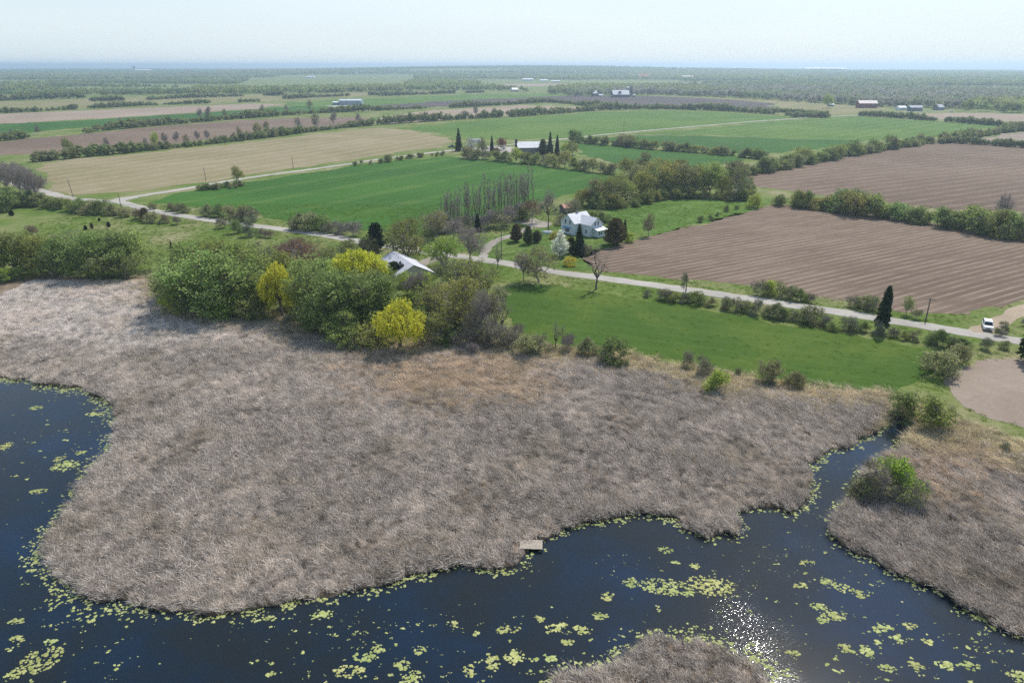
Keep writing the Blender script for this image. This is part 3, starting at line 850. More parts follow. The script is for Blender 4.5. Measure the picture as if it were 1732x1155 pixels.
many([(305, 534, 52, 'round0', 'fresh', 1.22), (330, 538, 46, 'round1', 'green', 1.34), (410, 536, 44, 'round2', 'fresh', 1.34), (375, 540, 34, 'bush1', 'fresh', 1.59), (435, 540, 40, 'bush2', 'olive', 1.46),
      (560, 566, 36, 'bush0', 'olive', 1.46), (525, 560, 36, 'bush3', 'olive', 1.46), (625, 585, 40, 'bush1', 'olive', 1.46), (600, 590, 30, 'bush2', 'grey', 1.46)],
     '* low growth at the marsh edge under the bungalow grove willows', 'low growth under the bungalow grove')
many([(478, 537, 95, 'weep0', 'yellow', 0.68, 'narrow yellow weeping willow beside the small ribbed-roof shelter'),
      (608, 502, 82, 'weep1', 'yellow', 1.1, 'broad golden weeping willow right against the bungalow roof'),
      (677, 590, 84, 'weep0', 'yellow', 1.02, 'yellow weeping willow standing out alone at the marsh edge'),
      (512, 468, 72, 'sparse2', 'red', 1.55, 'broad reddish brown tree rising behind the yellow willows'),
      (485, 550, 22, 'thin0', 'grey', 1.0, 'thin young shrub in the dry reeds below the narrow yellow willow'),
      (490, 566, 24, 'thin1', 'olive', 0.8, 'slight green sapling shrub out in the dry reeds')])
many([(622, 442, 42, 'round1', 'cedar', 1.12, 'dark olive rounded tree behind the golden weeping willow'),
      (637, 424, 48, 'cedar1', 'spruce', 0.78, 'dark evergreen tree between the road and the bungalow roof'),
      (690, 446, 86, 'round2', 'bud', 1.10, 'large round tree with rusty green buds behind the bungalow roof'),
      (750, 456, 58, 'round0', 'fresh', 1.29, 'bright yellow green tree at the mouth of the bungalow drive'),
      (795, 446, 66, 'bare0', None, 1.12, 'bare purplish grey tree on the verge beside the driveway pole'),
      (738, 405, 52, 'sparse0', 'bud', 1.34, 'thin yellowish budding tree across the road from the bungalow'),
      (768, 412, 46, 'bare1', None, 1.12, 'bare grey tree between the poplar thicket and the road'),
      (842, 455, 48, 'lone', None, 0.90, 'slim leafless forked tree at the edge of the road'),
      (704, 512, 56, 'bare2', None, 1.01, 'bare grey tree close in front of the bungalow wall'),
      (722, 508, 50, 'round1', 'fresh', 1.06, 'round lime green tree at the bungalow corner'),
      (668, 480, 38, 'cedar0', 'spruce', 0.90, 'dark cedar in front of the bungalow roof'),
      (782, 566, 112, 'round2', 'bud', 0.95, 'large olive budding tree between bungalow and green pasture'),
      (752, 552, 78, 'sparse1', 'bud', 1.12, 'thin twiggy budding tree next to the large olive one'),
      (800, 510, 74, 'round0', 'olive', 1.34, 'wide soft green tree across the road from the grass drive'),
      (765, 500, 66, 'sparse2', 'olive', 1.34, 'thin greenish tree in the bungalow garden by the road'),
      (735, 585, 62, 'round1', 'olive', 1.01, 'dull green tree just behind the lone yellow willow'),
      (885, 476, 52, 'bare1', None, 0.90, 'bare twiggy roadside tree next to a wide budding tree'),
      (912, 478, 66, 'sparse0', 'bud', 1.29, 'wide budding tree on the verge below the white house'),
      (1008, 490, 78, 'lone', None, 1.06, 'lone leafless tree leaning over the road by the ploughed field')])
many([(836, 572, 84, 'sparse2', 'grey', 0.7), (800, 584, 70, 'sparse1', 'grey', 0.75)],
     'tall thin grey-green tree among the bare trees at the pasture end', 'thin trees at the pasture end')
many([(815, 578, 92, 'bare0', None, 0.67), (850, 565, 66, 'lone', None, 0.90), (825, 592, 62, 'lone', None, 1.01)],
     'tall bare grey tree along the near end of the green pasture', 'bare trees by the pasture end')
many([(757, 583, 36, 'bush1', 'hedge', 1.12), (790, 588, 38, 'thin0', 'grey', 1.23), (815, 586, 40, 'thin1', 'grey', 1.34), (840, 586, 46, 'thin2', 'grey', 1.34), (862, 588, 38, 'thin0', 'grey', 1.34),
      (890, 602, 40, 'bush2', 'grey', 1.12), (912, 598, 38, 'thin1', 'olive', 1.23), (770, 570, 44, 'bush0', 'hedge', 1.12), (875, 575, 30, 'thin2', 'grey', 1.34), (800, 600, 24, 'thin2', None, 1.12)],
     '* brushy shrub in the row between pasture corner and reeds', 'shrubs between pasture corner and reeds')
many([(940, 590, 50, 'lone', None, 0.84), (952, 588, 42, 'lone', None, 0.78), (962, 594, 34, 'thin2', None, 0.90)], 'thin leafless tree in the gap between marsh-edge shrubs', 'leafless trees in the shrub gap')
many([(995, 602, 34, 'bush3', 'grey', 1.06, 'rounded grey-green shrub beside the largest marsh-edge shrub'),
      (1036, 614, 46, 'bush1', 'hedge', 1.06, 'big round dark green shrub where pasture meets reeds'),
      (1162, 622, 34, 'thin0', 'grey', 0.78, 'narrow dark shrub at the reed edge beside a wider grey one'),
      (1188, 634, 38, 'thin1', 'grey', 1.01, 'wide twiggy grey shrub at the reed edge'),
      (1209, 663, 40, 'bush2', 'fresh', 0.90, 'bright lime green shrub standing in the straw at the reed edge'),
      (1247, 636, 16, 'thin2', 'olive', 0.90, 'tiny shrub in the straw between lime shrub and double shrub'),
      (1303, 648, 42, 'bush0', 'grey', 0.95, 'taller half of the double shrub in the straw'),
      (1342, 655, 32, 'bush3', 'grey', 1.12, 'lower half of the double shrub in the straw'),
      (1588, 634, 48, 'bush1', 'grey', 1.18, 'large round grey-green shrub at the corner of the tilled field'),
      (1618, 612, 36, 'bush2', 'grey', 1.01, 'smaller shrub behind the large round one by the tilled field'),
      (1526, 706, 46, 'bush0', 'hedge', 1.06, 'dark green shrub leaning over the head of the inlet'),
      (1575, 722, 56, 'bush3', 'olive', 1.06, 'large olive willow shrub on the bank of the inlet'),
      (1478, 838, 62, 'thin1', 'grey', 1.18, 'grey twiggy shrub on the bank beside the water channel'),
      (1515, 828, 58, 'bush2', 'fresh', 0.95, 'bright green shrub behind the grey one on the channel bank'),
      (1548, 856, 48, 'thin0', 'fresh', 1.12, 'small loose green shrub beside two taller ones on the bank'),
      (1457, 840, 38, 'bush1', 'grey', 1.01, 'low dull shrub at the very edge of the channel'),
      (1700, 762, 14, 'thin2', 'olive', 1.46, 'small shrub at the edge of reeds below the tilled field'),
      (1742, 612, 84, 'pine', 'spruce', 0.84, 'dark pine at the end of the tilled field by the road')])
many([(735, 545, 66, 'round0', 'olive', 1.1, 'dull olive tree between the lone yellow willow and the lime tree'),
      (690, 500, 46, 'round2', 'fresh', 1.1, 'lime green tree covering the near end of the bungalow'),
      (775, 535, 62, 'round1', 'olive', 1.2, 'soft olive tree behind the large budding one'),
      (715, 560, 44, 'bush0', 'hedge', 1.2, 'dark green shrub behind the lone yellow willow'),
      (820, 545, 58, 'sparse1', 'bud', 1.0, 'thin budding tree at the pasture corner among bare trees'),
      (845, 520, 40, 'sparse0', 'olive', 1.0, 'small thin green tree at the road end of the pasture'),
      (655, 500, 50, 'leafy1', 'green', 1.1, 'green willow crown just below the bungalow roof'),
      (480, 500, 78, 'leafy2', 'olive', 1.0, 'olive green tree behind the narrow yellow willow'),
      (560, 470, 56, 'round0', 'olive', 1.2, 'olive tree between the red-brown tree and golden willow'),
      (590, 440, 40, 'round2', 'olive', 1.3, 'soft green tree by the road behind the golden willow'),
      (460, 460, 50, 'round1', 'olive', 1.3, 'soft green tree beside the reddish brown one')])
# by the white house
many([(873, 409, 30, 'cedar0', 'browncedar', 0.81, 'broad clipped cedar beside the house drive'),
      (893, 413, 31, 'cedar1', 'cedar', 0.69, 'pointed dark cedar with a lower bush at its side'),
      (908, 410, 20, 'cedar0', 'cedar', 1.01, 'low dark cedar bush at the foot of the pointed one'),
      (946, 434, 46, 'bloom', 'white', 1.06, 'white blossoming pear tree in front of the white house'),
      (979, 432, 52, 'spruce0', 'spruce', 0.87, 'dark pointed spruce in front of the white house porch'),
      (966, 428, 28, 'cedar1', 'cedar', 0.78, 'small cedar between blossom tree and spruce'),
      (990, 432, 24, 'thin0', 'grey', 1.01, 'grey shrub at the foot of the house spruce'),
      (1040, 415, 46, 'cedar0', 'browncedar', 0.99, 'wide bronzed cedar at the corner of the ploughed field'),
      (1056, 398, 28, 'spruce1', 'spruce', 0.67, 'little dark spruce behind the bronzed cedar'),
      (1064, 410, 20, 'bush1', 'fresh', 0.78, 'small green shrub at the field corner past the bronzed cedar'),
      (1097, 400, 42, 'sparse1', 'bud', 0.84, 'round twiggy budding tree at the edge of the ploughed field'),
      (928, 390, 72, 'winter', None, 0.81, 'tall leafless tree beside the gravel yard of the white house'),
      (900, 378, 46, 'sparse2', 'rust', 1.01, 'budding brownish tree behind the tall leafless tree'),
      (886, 374, 28, 'bush0', 'hedge', 1.01, 'dark green shrub where the poplar thicket meets the yard'),
      (808, 392, 32, 'spruce1', 'spruce', 0.84, 'small dark spruce in front of the poplar thicket'),
      (1003, 374, 20, 'bush2', 'hedge', 1.46, 'dense green shrub behind the white house, house end'),
      (1020, 376, 20, 'bush3', 'hedge', 1.46, 'dense green shrub behind the white house, field end'),
      (950, 380, 22, 'thin1', 'grey', 1.34, 'grey brush between the tall leafless tree and the house'),
      (938, 404, 14, 'bush1', 'flower', 1.23, 'small yellow-green shrub against the house gable'),
      (964, 412, 13, 'bush0', 'fresh', 1.34, 'low green shrub under the house gable windows'),
      (963, 450, 18, 'bush1', 'flower', 1.23, 'yellow flowering shrub on the verge by the ploughed field'),
      (970, 368, 34, 'sparse0', 'grey', 1.12, 'dull grey-green tree right behind the white house roof')])
rp = np.random.RandomState(5)
for i in range(84):
    x = 745 + 155 * (i / 83) + rp.uniform(-5, 5)
    y = 390 - 26 * ((x - 745) / 155) + rp.uniform(-20, 6)
    put(x, y, rp.uniform(40, 62) + 10 * (x - 745) / 155, f'sapling{rp.randint(3)}', None, 'tall thin leafless poplar in the thicket behind the gravel yard', 'poplars of the thicket', 1.0)
many([(748, 392, 40, 'thin0', 'grey', 1.38), (765, 392, 30, 'thin1', 'grey', 1.61), (785, 390, 30, 'thin2', 'grey', 1.61), (830, 386, 34, 'bare0', None, 1.03), (845, 384, 34, 'thin0', 'grey', 1.49), (862, 380, 36, 'bare1', None, 1.03), (735, 396, 34, 'thin2', 'bud', 1.38),
      (878, 372, 34, 'thin1', None, 1.38), (815, 388, 28, 'thin2', None, 1.61)], '* underbrush at the foot of the poplar thicket', 'underbrush of the poplar thicket')
# wood between wheat and the upper ploughed field
rows = [(985, 350, 34), (1005, 348, 48), (1030, 346, 50), (1058, 344, 42), (1085, 338, 52), (1108, 333, 56), (1130, 330, 62), (1152, 331, 58), (1176, 330, 50), (1200, 330, 60), (1222, 333, 40), (1262, 334, 38),
        (1045, 330, 40), (1070, 318, 42), (1098, 312, 40), (1120, 310, 42), (1150, 308, 40), (1178, 308, 36), (1060, 298, 34), (1086, 298, 42), (1110, 300, 34), (1145, 298, 30), (1205, 306, 30)]
for i, (x, y, hp) in enumerate(rows):
    put(x, y, hp, ['leafy0', 'leafy3', 'round1', 'leafy1', 'leafy2', 'round2'][i % 6], ['bud', 'olive', 'bud', 'olive', 'bud', 'grey'][(i * 5) % 6],
        '* rounded tree in the belt between the wheat and the grass field', 'trees of the belt by the wheat', 1.15)
many([(1246, 336, 64, 'sparse0', 'bud', 0.62, 'tall slender budding tree at the end of the tree belt'),
      (1276, 352, 28, 'bush1', 'fresh', 0.9, 'bright green shrub at the top corner of the furrowed field'),
      (1690, 388, 66, 'bare1', None, 0.62, 'bare grey tree standing up out of the field hedge'),
      (1490, 560, 76, 'pine', 'spruce', 0.5, 'tall dark pine beside the gravel road'),
      (1532, 532, 36, 'sparse1', 'fresh', 0.85, 'round yellow green tree across the road from the pine'),
      (1156, 498, 42, 'sparse2', 'grey', 0.4, 'slim pale grey tree standing between road and furrowed field'),
      (402, 311, 32, 'round0', 'bud', 0.78, 'lone round tree beside the gravel road and wheat'),
      (1399, 183, 24, 'round1', 'fresh', 0.9, 'big bright green tree near the red barn')])
# scraps of shrub along the furrowed field
many([(1185, 376, 12, 'bush0', 'hedge', 1.03), (1202, 373, 12, 'bush1', 'hedge', 1.03), (1214, 366, 8, 'bush2', 'hedge', 1.15), (1229, 358, 12, 'bush3', 'hedge', 1.03), (1246, 354, 8, 'bush0', 'hedge', 1.15)],
     'little round shrub along the grass edge of the furrowed field', 'little shrubs by the furrowed field')
many([(1286, 500, 32, 'thin0', 'grey', 1.03), (1300, 500, 30, 'bush0', 'fresh', 0.92), (1318, 503, 32, 'thin1', 'fresh', 1.03), (1336, 506, 26, 'bush2', 'grey', 1.03), (1355, 509, 22, 'bush3', 'hedge', 1.15), (1372, 512, 18, 'thin2', 'grey', 1.15),
      (1443, 520, 24, 'thin0', 'grey', 1.15), (1462, 524, 30, 'bush1', 'grey', 0.92), (1476, 526, 30, 'thin1', 'olive', 1.03), (1550, 540, 20, 'thin2', 'olive', 1.15)],
     '* shrub on the furrowed field side of the gravel road', 'shrubs between road and furrowed field')
# farm on the upper road
many([(776, 256, 38, 'spruce0', 'spruce', 0.71, 'tall spruce beside the parked dark truck at the upper farm'),
      (832, 256, 26, 'spruce1', 'spruce', 0.63, 'slim spruce in the yard of the stone house'),
      (848, 254, 22, 'round0', 'red', 0.98, 'small red-leaved tree in the yard of the stone house'),
      (796, 262, 32, 'sparse0', 'white', 0.92, 'pale blossoming tree by the road at the upper farm'),
      (815, 262, 32, 'sparse1', 'bud', 0.92, 'pale budding tree between the two farm spruces'),
      (930, 266, 42, 'spruce0', 'spruce', 0.63, 'tall dark spruce just past the stone house'),
      (942, 265, 36, 'spruce1', 'spruce', 0.63, 'second shorter spruce just past the stone house'),
      (918, 262, 26, 'cedar0', 'cedar', 0.69, 'dark narrow cedar against the stone house annex'),
      (968, 262, 26, 'round2', 'bud', 0.92, 'pale green tree at the corner past the farm spruces'),
      (956, 260, 20, 'round1', 'fresh', 1.03, 'low green tree behind the farm spruces')])
many([(790, 268, 22, 'bush0', 'grey', 1.15), (806, 270, 22, 'bush1', 'grey', 1.15), (822, 270, 20, 'thin0', 'grey', 1.15), (840, 272, 20, 'bush2', 'olive', 1.15), (856, 274, 20, 'bush3', 'hedge', 1.15), (873, 276, 28, 'round0', 'fresh', 1.03),
      (890, 277, 22, 'bush0', 'olive', 1.15), (905, 278, 22, 'bush1', 'olive', 1.15), (920, 280, 20, 'thin1', 'grey', 1.38), (936, 282, 24, 'bush2', 'olive', 1.15), (955, 284, 30, 'round1', 'bud', 1.03), (972, 287, 24, 'bush3', 'hedge', 1.15), (988, 289, 22, 'bush0', 'grey', 1.15),
      (1003, 291, 28, 'round2', 'olive', 0.92), (1020, 293, 22, 'bush1', 'grey', 1.15), (1036, 295, 20, 'bush2', 'grey', 1.15)],
     '* bush in the belt between the farm and the big wheat field', 'belt between farm and wheat')
# bare clump and shrubs by the far road corner
many([(2, 325, 56, 'bare0', None, 0.92), (16, 334, 64, 'bare1', None, 0.86), (34, 338, 66, 'bare2', None, 0.86), (52, 342, 64, 'bare0', None, 0.86), (66, 345, 60, 'bare1', None, 0.86), (25, 318, 46, 'bare2', None, 0.92), (44, 325, 50, 'bare1', None, 0.92), (-14, 318, 50, 'bare2', None, 1.03)],
     'bare grey tree in the clump along the road by the stubble field', 'bare clump by the stubble field')
many([(-5, 352, 44, 'bush0', 'green', 1.15), (12, 356, 36, 'bush1', 'hedge', 1.26), (30, 350, 30, 'bush2', 'hedge', 1.26), (50, 348, 28, 'bush3', 'hedge', 1.26), (68, 349, 26, 'bush0', 'grey', 1.26), (85, 352, 22, 'bush1', 'olive', 1.38), (100, 354, 22, 'bush2', 'olive', 1.26),
      (120, 357, 24, 'bush3', 'olive', 1.26), (138, 359, 26, 'bush0', 'hedge', 1.26), (154, 361, 24, 'bush1', 'grey', 1.38), (172, 362, 26, 'bush2', 'hedge', 1.26), (190, 364, 20, 'bush3', 'grey', 1.38), (210, 367, 18, 'bush0', 'grey', 1.38), (232, 371, 22, 'thin0', 'rust', 1.26),
      (246, 373, 22, 'cedar1', 'browncedar', 0.92), (258, 376, 20, 'bush1', 'grey', 1.38), (278, 378, 18, 'thin1', 'rust', 1.38), (298, 380, 16, 'thin2', 'grey', 1.38)],
     '* shrub in the row between rough meadow and road', 'shrub row by the rough meadow')
many([(258, 354, 12, 'bush0', 'grey', 1.26), (292, 357, 16, 'bush1', 'grey', 1.26), (310, 360, 18, 'bush2', 'grey', 1.26), (352, 366, 22, 'bush3', 'grey', 1.26), (372, 367, 24, 'bush0', 'hedge', 1.15), (392, 370, 26, 'bush1', 'grey', 1.15), (412, 374, 28, 'bush2', 'grey', 1.15), (430, 375, 26, 'thin0', 'grey', 1.15),
      (505, 388, 30, 'bush3', 'grey', 1.15), (525, 390, 34, 'bush0', 'grey', 1.15), (545, 391, 32, 'bush1', 'hedge', 1.15), (575, 396, 26, 'thin1', None, 1.38), (598, 399, 28, 'thin2', None, 1.38), (560, 394, 22, 'thin0', 'grey', 1.38)],
     '* shrub between the road and the big wheat field', 'shrubs by the wheat field')
many([(375, 386, 22, 'thin0', 'grey', 1.15), (402, 394, 26, 'bush2', 'hedge', 0.92), (424, 400, 36, 'thin1', 'hedge', 0.92), (456, 402, 14, 'thin2', 'rust', 1.61), (445, 400, 16, 'thin0', 'grey', 1.38)],
     '* shrub on the rough meadow side of the road short of the red-brown tree', 'shrubs short of the red-brown tree')
many([(184, 384, 9, 'cedar0', 'spruce', 0.92), (145, 389, 8, 'cedar1', 'spruce', 0.92), (156, 387, 10, 'cedar0', 'browncedar', 0.69), (20, 365, 10, 'cedar1', 'spruce', 1.03), (195, 366, 8, 'cedar0', 'browncedar', 0.92), (168, 374, 6, 'cedar1', 'spruce', 0.92)],
     '* tiny juniper dotted over the rough meadow', 'junipers in the rough meadow')
many([(55, 400, 22, 'thin2', 'rust', 1.15, 'thin brownish shrub behind the meadow thicket')])
# trees standing in the hedgerow of the stubble field
many([(116, 262, 30, 'round0', 'bud', 0.75), (183, 261, 30, 'bare0', None, 0.6), (265, 252, 30, 'round1', 'fresh', 0.6), (280, 250, 28, 'bare1', None, 0.6), (300, 247, 26, 'bare2', None, 0.6), (248, 254, 22, 'bare0', None, 0.6), (316, 246, 20, 'sparse0', 'bud', 0.7),
      (335, 243, 24, 'bare1', None, 0.6), (352, 241, 22, 'bare2', None, 0.6), (405, 235, 22, 'sparse1', 'bud', 0.7), (437, 231, 26, 'round2', 'bud', 0.7), (452, 229, 26, 'sparse2', 'bud', 0.6), (505, 223, 26, 'bare0', None, 0.6), (535, 219, 30, 'sparse0', 'bud', 0.6), (565, 216, 28, 'bare2', None, 0.6), (606, 212, 22, 'bare1', None, 0.6)],
     '* tree rising out of the hedgerow above the stubble field', 'trees in the stubble field hedgerow')
many([(205, 214, 16, 'bare0', None, 0.7), (340, 206, 24, 'bare1', None, 0.6), (354, 205, 26, 'bare2', None, 0.55), (381, 201, 18, 'sparse0', 'bud', 0.6), (445, 196, 20, 'sparse1', 'grey', 0.7), (485, 193, 16, 'bare0', None, 0.7), (525, 190, 22, 'sparse2', 'grey', 0.7), (805, 200, 22, 'bare2', None, 0.5), (785, 202, 16, 'sparse0', 'bud', 0.8), (883, 196, 14, 'bare1', None, 0.7), (20, 232, 14, 'bare0', None, 0.8), (65, 228, 18, 'sparse1', 'grey', 0.8)],
     '* thin tree in the hedgerow along the dark ploughed strip', 'trees along the dark ploughed strip')

# ---- hedgerows shrub by shrub
def hedge(pts, hpx, step, keys, leaves, label, group, jit=0.25, seed=0):
    r = np.random.RandomState(seed)
    line = smooth_line(pts, 1.0)
    L = np.r_[0, np.cumsum(np.linalg.norm(np.diff(line, axis=0), axis=1))]
    mid = pts[len(pts) // 2]
    h0 = hpx * mpp(*mid)
    s_ = 0.0; n = 0
    while s_ < L[-1]:
        i = min(len(line) - 1, np.searchsorted(L, s_))
        p = line[i] + r.randn(2) * h0 * jit
        put(0, 0, 0, keys[r.randint(len(keys))], leaves[r.randint(len(leaves))], label, group, r.uniform(1.0, 1.4), h=h0 * (r.uniform(0.55, 1.1) if r.rand() < 0.85 else r.uniform(1.1, 1.5)), world=Vector((p[0], p[1], LAND)))
        s_ += h0 * step * r.uniform(0.75, 1.3); n += 1
    return n
BU = ['bush0', 'bush1', 'bush2', 'bush3']; TH = ['thin0', 'thin1', 'thin2']
nh = 0
nh += hedge([(1308, 345), (1350, 350), (1430, 360), (1520, 372), (1600, 384), (1680, 398), (1745, 408)], 33, 0.36, BU, ['hedge', 'bud', 'olive', 'green'], '* hedge shrub between the two ploughed fields', 'hedge between the ploughed fields', 0.2, 1)
nh += hedge([(1200, 312), (1260, 298), (1330, 284), (1420, 266), (1500, 254), (1572, 242)], 19, 0.5, BU, ['hedge', 'grey', 'olive'], '* shrub in the hedge along the top of the dark ploughed field', 'hedge above the dark ploughed field', 0.25, 2)
nh += hedge([(965, 240), (1040, 247), (1120, 254), (1200, 260), (1290, 270)], 17, 0.6, BU, ['hedge', 'grey', 'olive'], '* shrub in the hedge between two bright wheat fields', 'hedge between the bright wheat fields', 0.2, 3)
nh += hedge([(1095, 503), (1120, 507), (1200, 518), (1280, 532), (1340, 542), (1400, 553), (1460, 562), (1540, 575), (1600, 585)], 24, 0.6, TH + ['bush3', 'bush1'], ['grey', 'olive', 'hedge', 'olive'], '* roadside shrub between the gravel road and the pasture', 'roadside shrubs by the pasture', 0.2, 4)
nh += hedge([(1615, 590), (1650, 588), (1690, 592), (1740, 590)], 26, 0.8, TH + BU, ['grey', 'olive', 'hedge'], '* shrub at the end of the pasture opposite the track', 'shrubs opposite the track', 0.4, 5)
nh += hedge([(1692, 570), (1722, 560), (1765, 550)], 18, 0.9, TH, ['grey', 'olive', None], '* brush along the near side of the farm track', 'brush by the farm track', 0.5, 6)
nh += hedge([(395, 318), (370, 320), (340, 321), (410, 314)], 12, 0.8, BU, ['hedge', 'grey'], '* shrub on the road edge under the lone round tree', 'shrubs under the lone round tree', 0.25, 7)
nh += hedge([(600, 281), (640, 276), (700, 268), (755, 262)], 10, 1.1, BU + TH, ['hedge', 'grey', 'olive'], '* low shrub on the verge between upper road and wheat', 'low verge shrubs by the wheat', 0.35, 8)
nh += hedge([(1000, 353), (1060, 350), (1110, 339), (1160, 335), (1215, 337), (1268, 340)], 19, 0.5, BU, ['hedge', 'olive', 'bud'], '* shrub at the foot of the tree belt facing the grass field', 'shrubs at the foot of the tree belt', 0.25, 9)
print('hedge shrubs', nh)

# ---- far growth that reads as masses: instanced over points, one object each
far_protos = []
for i in range(4):
    wood_, crown_ = plant('f', 300 + i, 11, 8.5, 0.12, 7, 34, 9, 1.05, 0.75, low=0.3)
    far_protos.append(pymesh('far_crown', crown_[0], crown_[1], None, crown_[2]))
def scatter(name, meshes, pts, scl, rotz, mat_, label, cat, tilt=None):
    """one object whose points carry copies of the given meshes"""
    me = bpy.data.meshes.new(name)
    me.vertices.add(len(pts)); me.vertices.foreach_set('co', np.asarray(pts, np.float32).ravel())
    for nm, arr in (('scl', scl), ('rz', rotz), ('pick', np.random.RandomState(len(pts)).randint(0, len(meshes), len(pts)))):
        a = me.attributes.new(nm, 'INT' if nm == 'pick' else 'FLOAT', 'POINT')
        a.data.foreach_set('value', np.asarray(arr, np.int32 if nm == 'pick' else np.float32))
    o = mesh_obj(name, me)
    ng = bpy.data.node_groups.new(name + '_scatter', 'GeometryNodeTree')
    ng.interface.new_socket('Geometry', in_out='INPUT', socket_type='NodeSocketGeometry')
    ng.interface.new_socket('Geometry', in_out='OUTPUT', socket_type='NodeSocketGeometry')
    N, Lk = ng.nodes, ng.links
    gi, go = N.new('NodeGroupInput'), N.new('NodeGroupOutput')
    j = N.new('GeometryNodeGeometryToInstance')
    for q in reversed(meshes):
        hold = bpy.data.objects.new('clump', q)
        oi = N.new('GeometryNodeObjectInfo'); oi.inputs['Object'].default_value = hold
        Lk.new(oi.outputs['Geometry'], j.inputs[0])
    ip = N.new('GeometryNodeInstanceOnPoints')
    mp = N.new('GeometryNodeMeshToPoints')
    Lk.new(gi.outputs[0], mp.inputs['Mesh']); Lk.new(mp.outputs[0], ip.inputs['Points'])
    Lk.new(j.outputs[0], ip.inputs['Instance']); ip.inputs['Pick Instance'].default_value = True
    def na(nm, t):
        a = N.new('GeometryNodeInputNamedAttribute'); a.data_type = t; a.inputs['Name'].default_value = nm; return a.outputs[0]
    Lk.new(na('pick', 'INT'), ip.inputs['Instance Index'])
    Lk.new(na('scl', 'FLOAT'), ip.inputs['Scale'])
    cx = N.new('ShaderNodeCombineXYZ'); Lk.new(na('rz', 'FLOAT'), cx.inputs['Z'])
    Lk.new(cx.outputs[0], ip.inputs['Rotation'])
    sm = N.new('GeometryNodeSetMaterial'); sm.inputs['Material'].default_value = mat_
    Lk.new(ip.outputs[0], sm.inputs['Geometry']); Lk.new(sm.outputs[0], go.inputs[0])
    md_ = o.modifiers.new('scatter', 'NODES'); md_.node_group = ng
    me.materials.append(mat_)
    return tag(o, label, cat, kind='stuff')
def mat_far(name, c0, c1, stand, k=0.006):
    """far foliage: soft leaf variation, and whole stands of another kind"""
    m = mat_leaf(name, c0, c1, 0.4, 0.18)
    n, l = m.node_tree.nodes, m.node_tree.links
    hs = next(x for x in n if x.type == 'HUE_SAT')
    f = ramp(n, l, noise(n, l, coords(n, l, sc=(1, 1.6, 0.05)), k, 3, 0.6), [(0.44, gr(0)), (0.56, gr(1))])
    src = hs.inputs['Color'].links[0].from_socket
    l.new(mix(n, l, src, stand, mathn(n, l, 'MULTIPLY', f, 0.75)), hs.inputs['Color'])
    return m
FARM = {'green': mat_far('far_green_wood', (0.25, 0.33, 0.1), (0.42, 0.47, 0.17), (0.36, 0.36, 0.17)),  # wood tones kept pale: part of the distance haze is put into the colour
        'grey': mat_far('far_bare_wood', (0.3, 0.29, 0.24), (0.43, 0.4, 0.33), (0.3, 0.37, 0.17)),
        'dark': mat_far('far_dark_wood', (0.18, 0.245, 0.11), (0.3, 0.355, 0.155), (0.36, 0.41, 0.15)),
        'hedge': mat_far('far_hedge_leaves', (0.16, 0.21, 0.075), (0.32, 0.36, 0.14), (0.31, 0.31, 0.16), 0.03)}
def far_hedge(pts, hpx, mat_, label, seed, gap=0.0, dense=0.5):
    r = np.random.RandomState(seed)
    line = smooth_line(pts, 2.0)
    L = np.r_[0, np.cumsum(np.linalg.norm(np.diff(line, axis=0), axis=1))]
    h0 = hpx * mpp(*pts[len(pts) // 2])
    n = int(L[-1] / (h0 * dense)) * 5
    t = np.sort(r.rand(n)) * L[-1]
    if gap:
        ph = r.rand() * 10
        keep = (np.sin(t / 37.0 + ph) + np.sin(t / 17.3 + 2 * ph)) > -2 + 2.4 * gap; t = t[keep]
    P_ = np.stack([np.interp(t, L, line[:, i]) for i in (0, 1)], 1) + r.randn(len(t), 2) * h0 * 0.22
    z = terrain(P_[:, 0], P_[:, 1])
    return scatter('hedgerow', far_protos, np.c_[P_, z - 0.3], h0 / 11 * np.clip(0.78 + 0.22 * r.randn(len(t)) + 0.25 * np.sin(t / 23.0), 0.35, 1.5), r.rand(len(t)) * 6.28, FARM['hedge'], label, 'hedgerow')
far_hedge([(60, 274), (100, 270), (150, 265), (250, 255), (340, 246), (450, 233), (560, 219), (632, 212)], 13, 'green', 'long leafy hedgerow along the upper side of the stubble field', 1, dense=0.45)
far_hedge([(-60, 246), (0, 239), (60, 233), (110, 229), (160, 224)], 12, 'dark', 'broken hedgerow of dark shrubs below the wheat strip, wide gaps', 2, gap=0.5)
far_hedge([(165, 222), (240, 215), (300, 210), (420, 200), (520, 193), (600, 189), (720, 184)], 10, 'dark', 'dark hedgerow between the wheat strip and the brown strip', 3, dense=0.5)
far_hedge([(640, 211), (700, 207), (800, 201), (850, 198)], 11, 'green', 'hedgerow closing the top of the stubble end of the hay field', 4, dense=0.5)
far_hedge([(862, 198), (960, 191), (1010, 187), (1100, 185), (1200, 187), (1310, 194)], 10, 'green', 'hedgerow along the top of the big hay field', 5, dense=0.5)
far_hedge([(1340, 199), (1400, 199), (1330, 196)], 9, 'green', 'short hedgerow beside the hay field road', 6)
far_hedge([(1452, 196), (1520, 200), (1585, 205)], 9, 'dark', 'hedgerow below the red barn', 7, dense=0.5)
far_hedge([(1598, 206), (1690, 213), (1760, 217)], 9, 'dark', 'hedgerow below the strip of dry field near the small houses', 8, dense=0.5)
far_hedge([(1590, 243), (1650, 233), (1700, 224), (1760, 219)], 12, 'dark', 'hedgerow climbing from the dark ploughed field to the small houses', 9, dense=0.5)
far_hedge([(1590, 241), (1660, 245), (1732, 250), (1800, 253)], 11, 'dark', 'hedgerow between the dark ploughed field and the pale wedge field', 10, dense=0.5)
far_hedge([(760, 183), (850, 178), (930, 174), (1000, 180), (1060, 184)], 7, 'dark', 'low dark hedgerow between the dry field and the black soil', 11, dense=0.5)
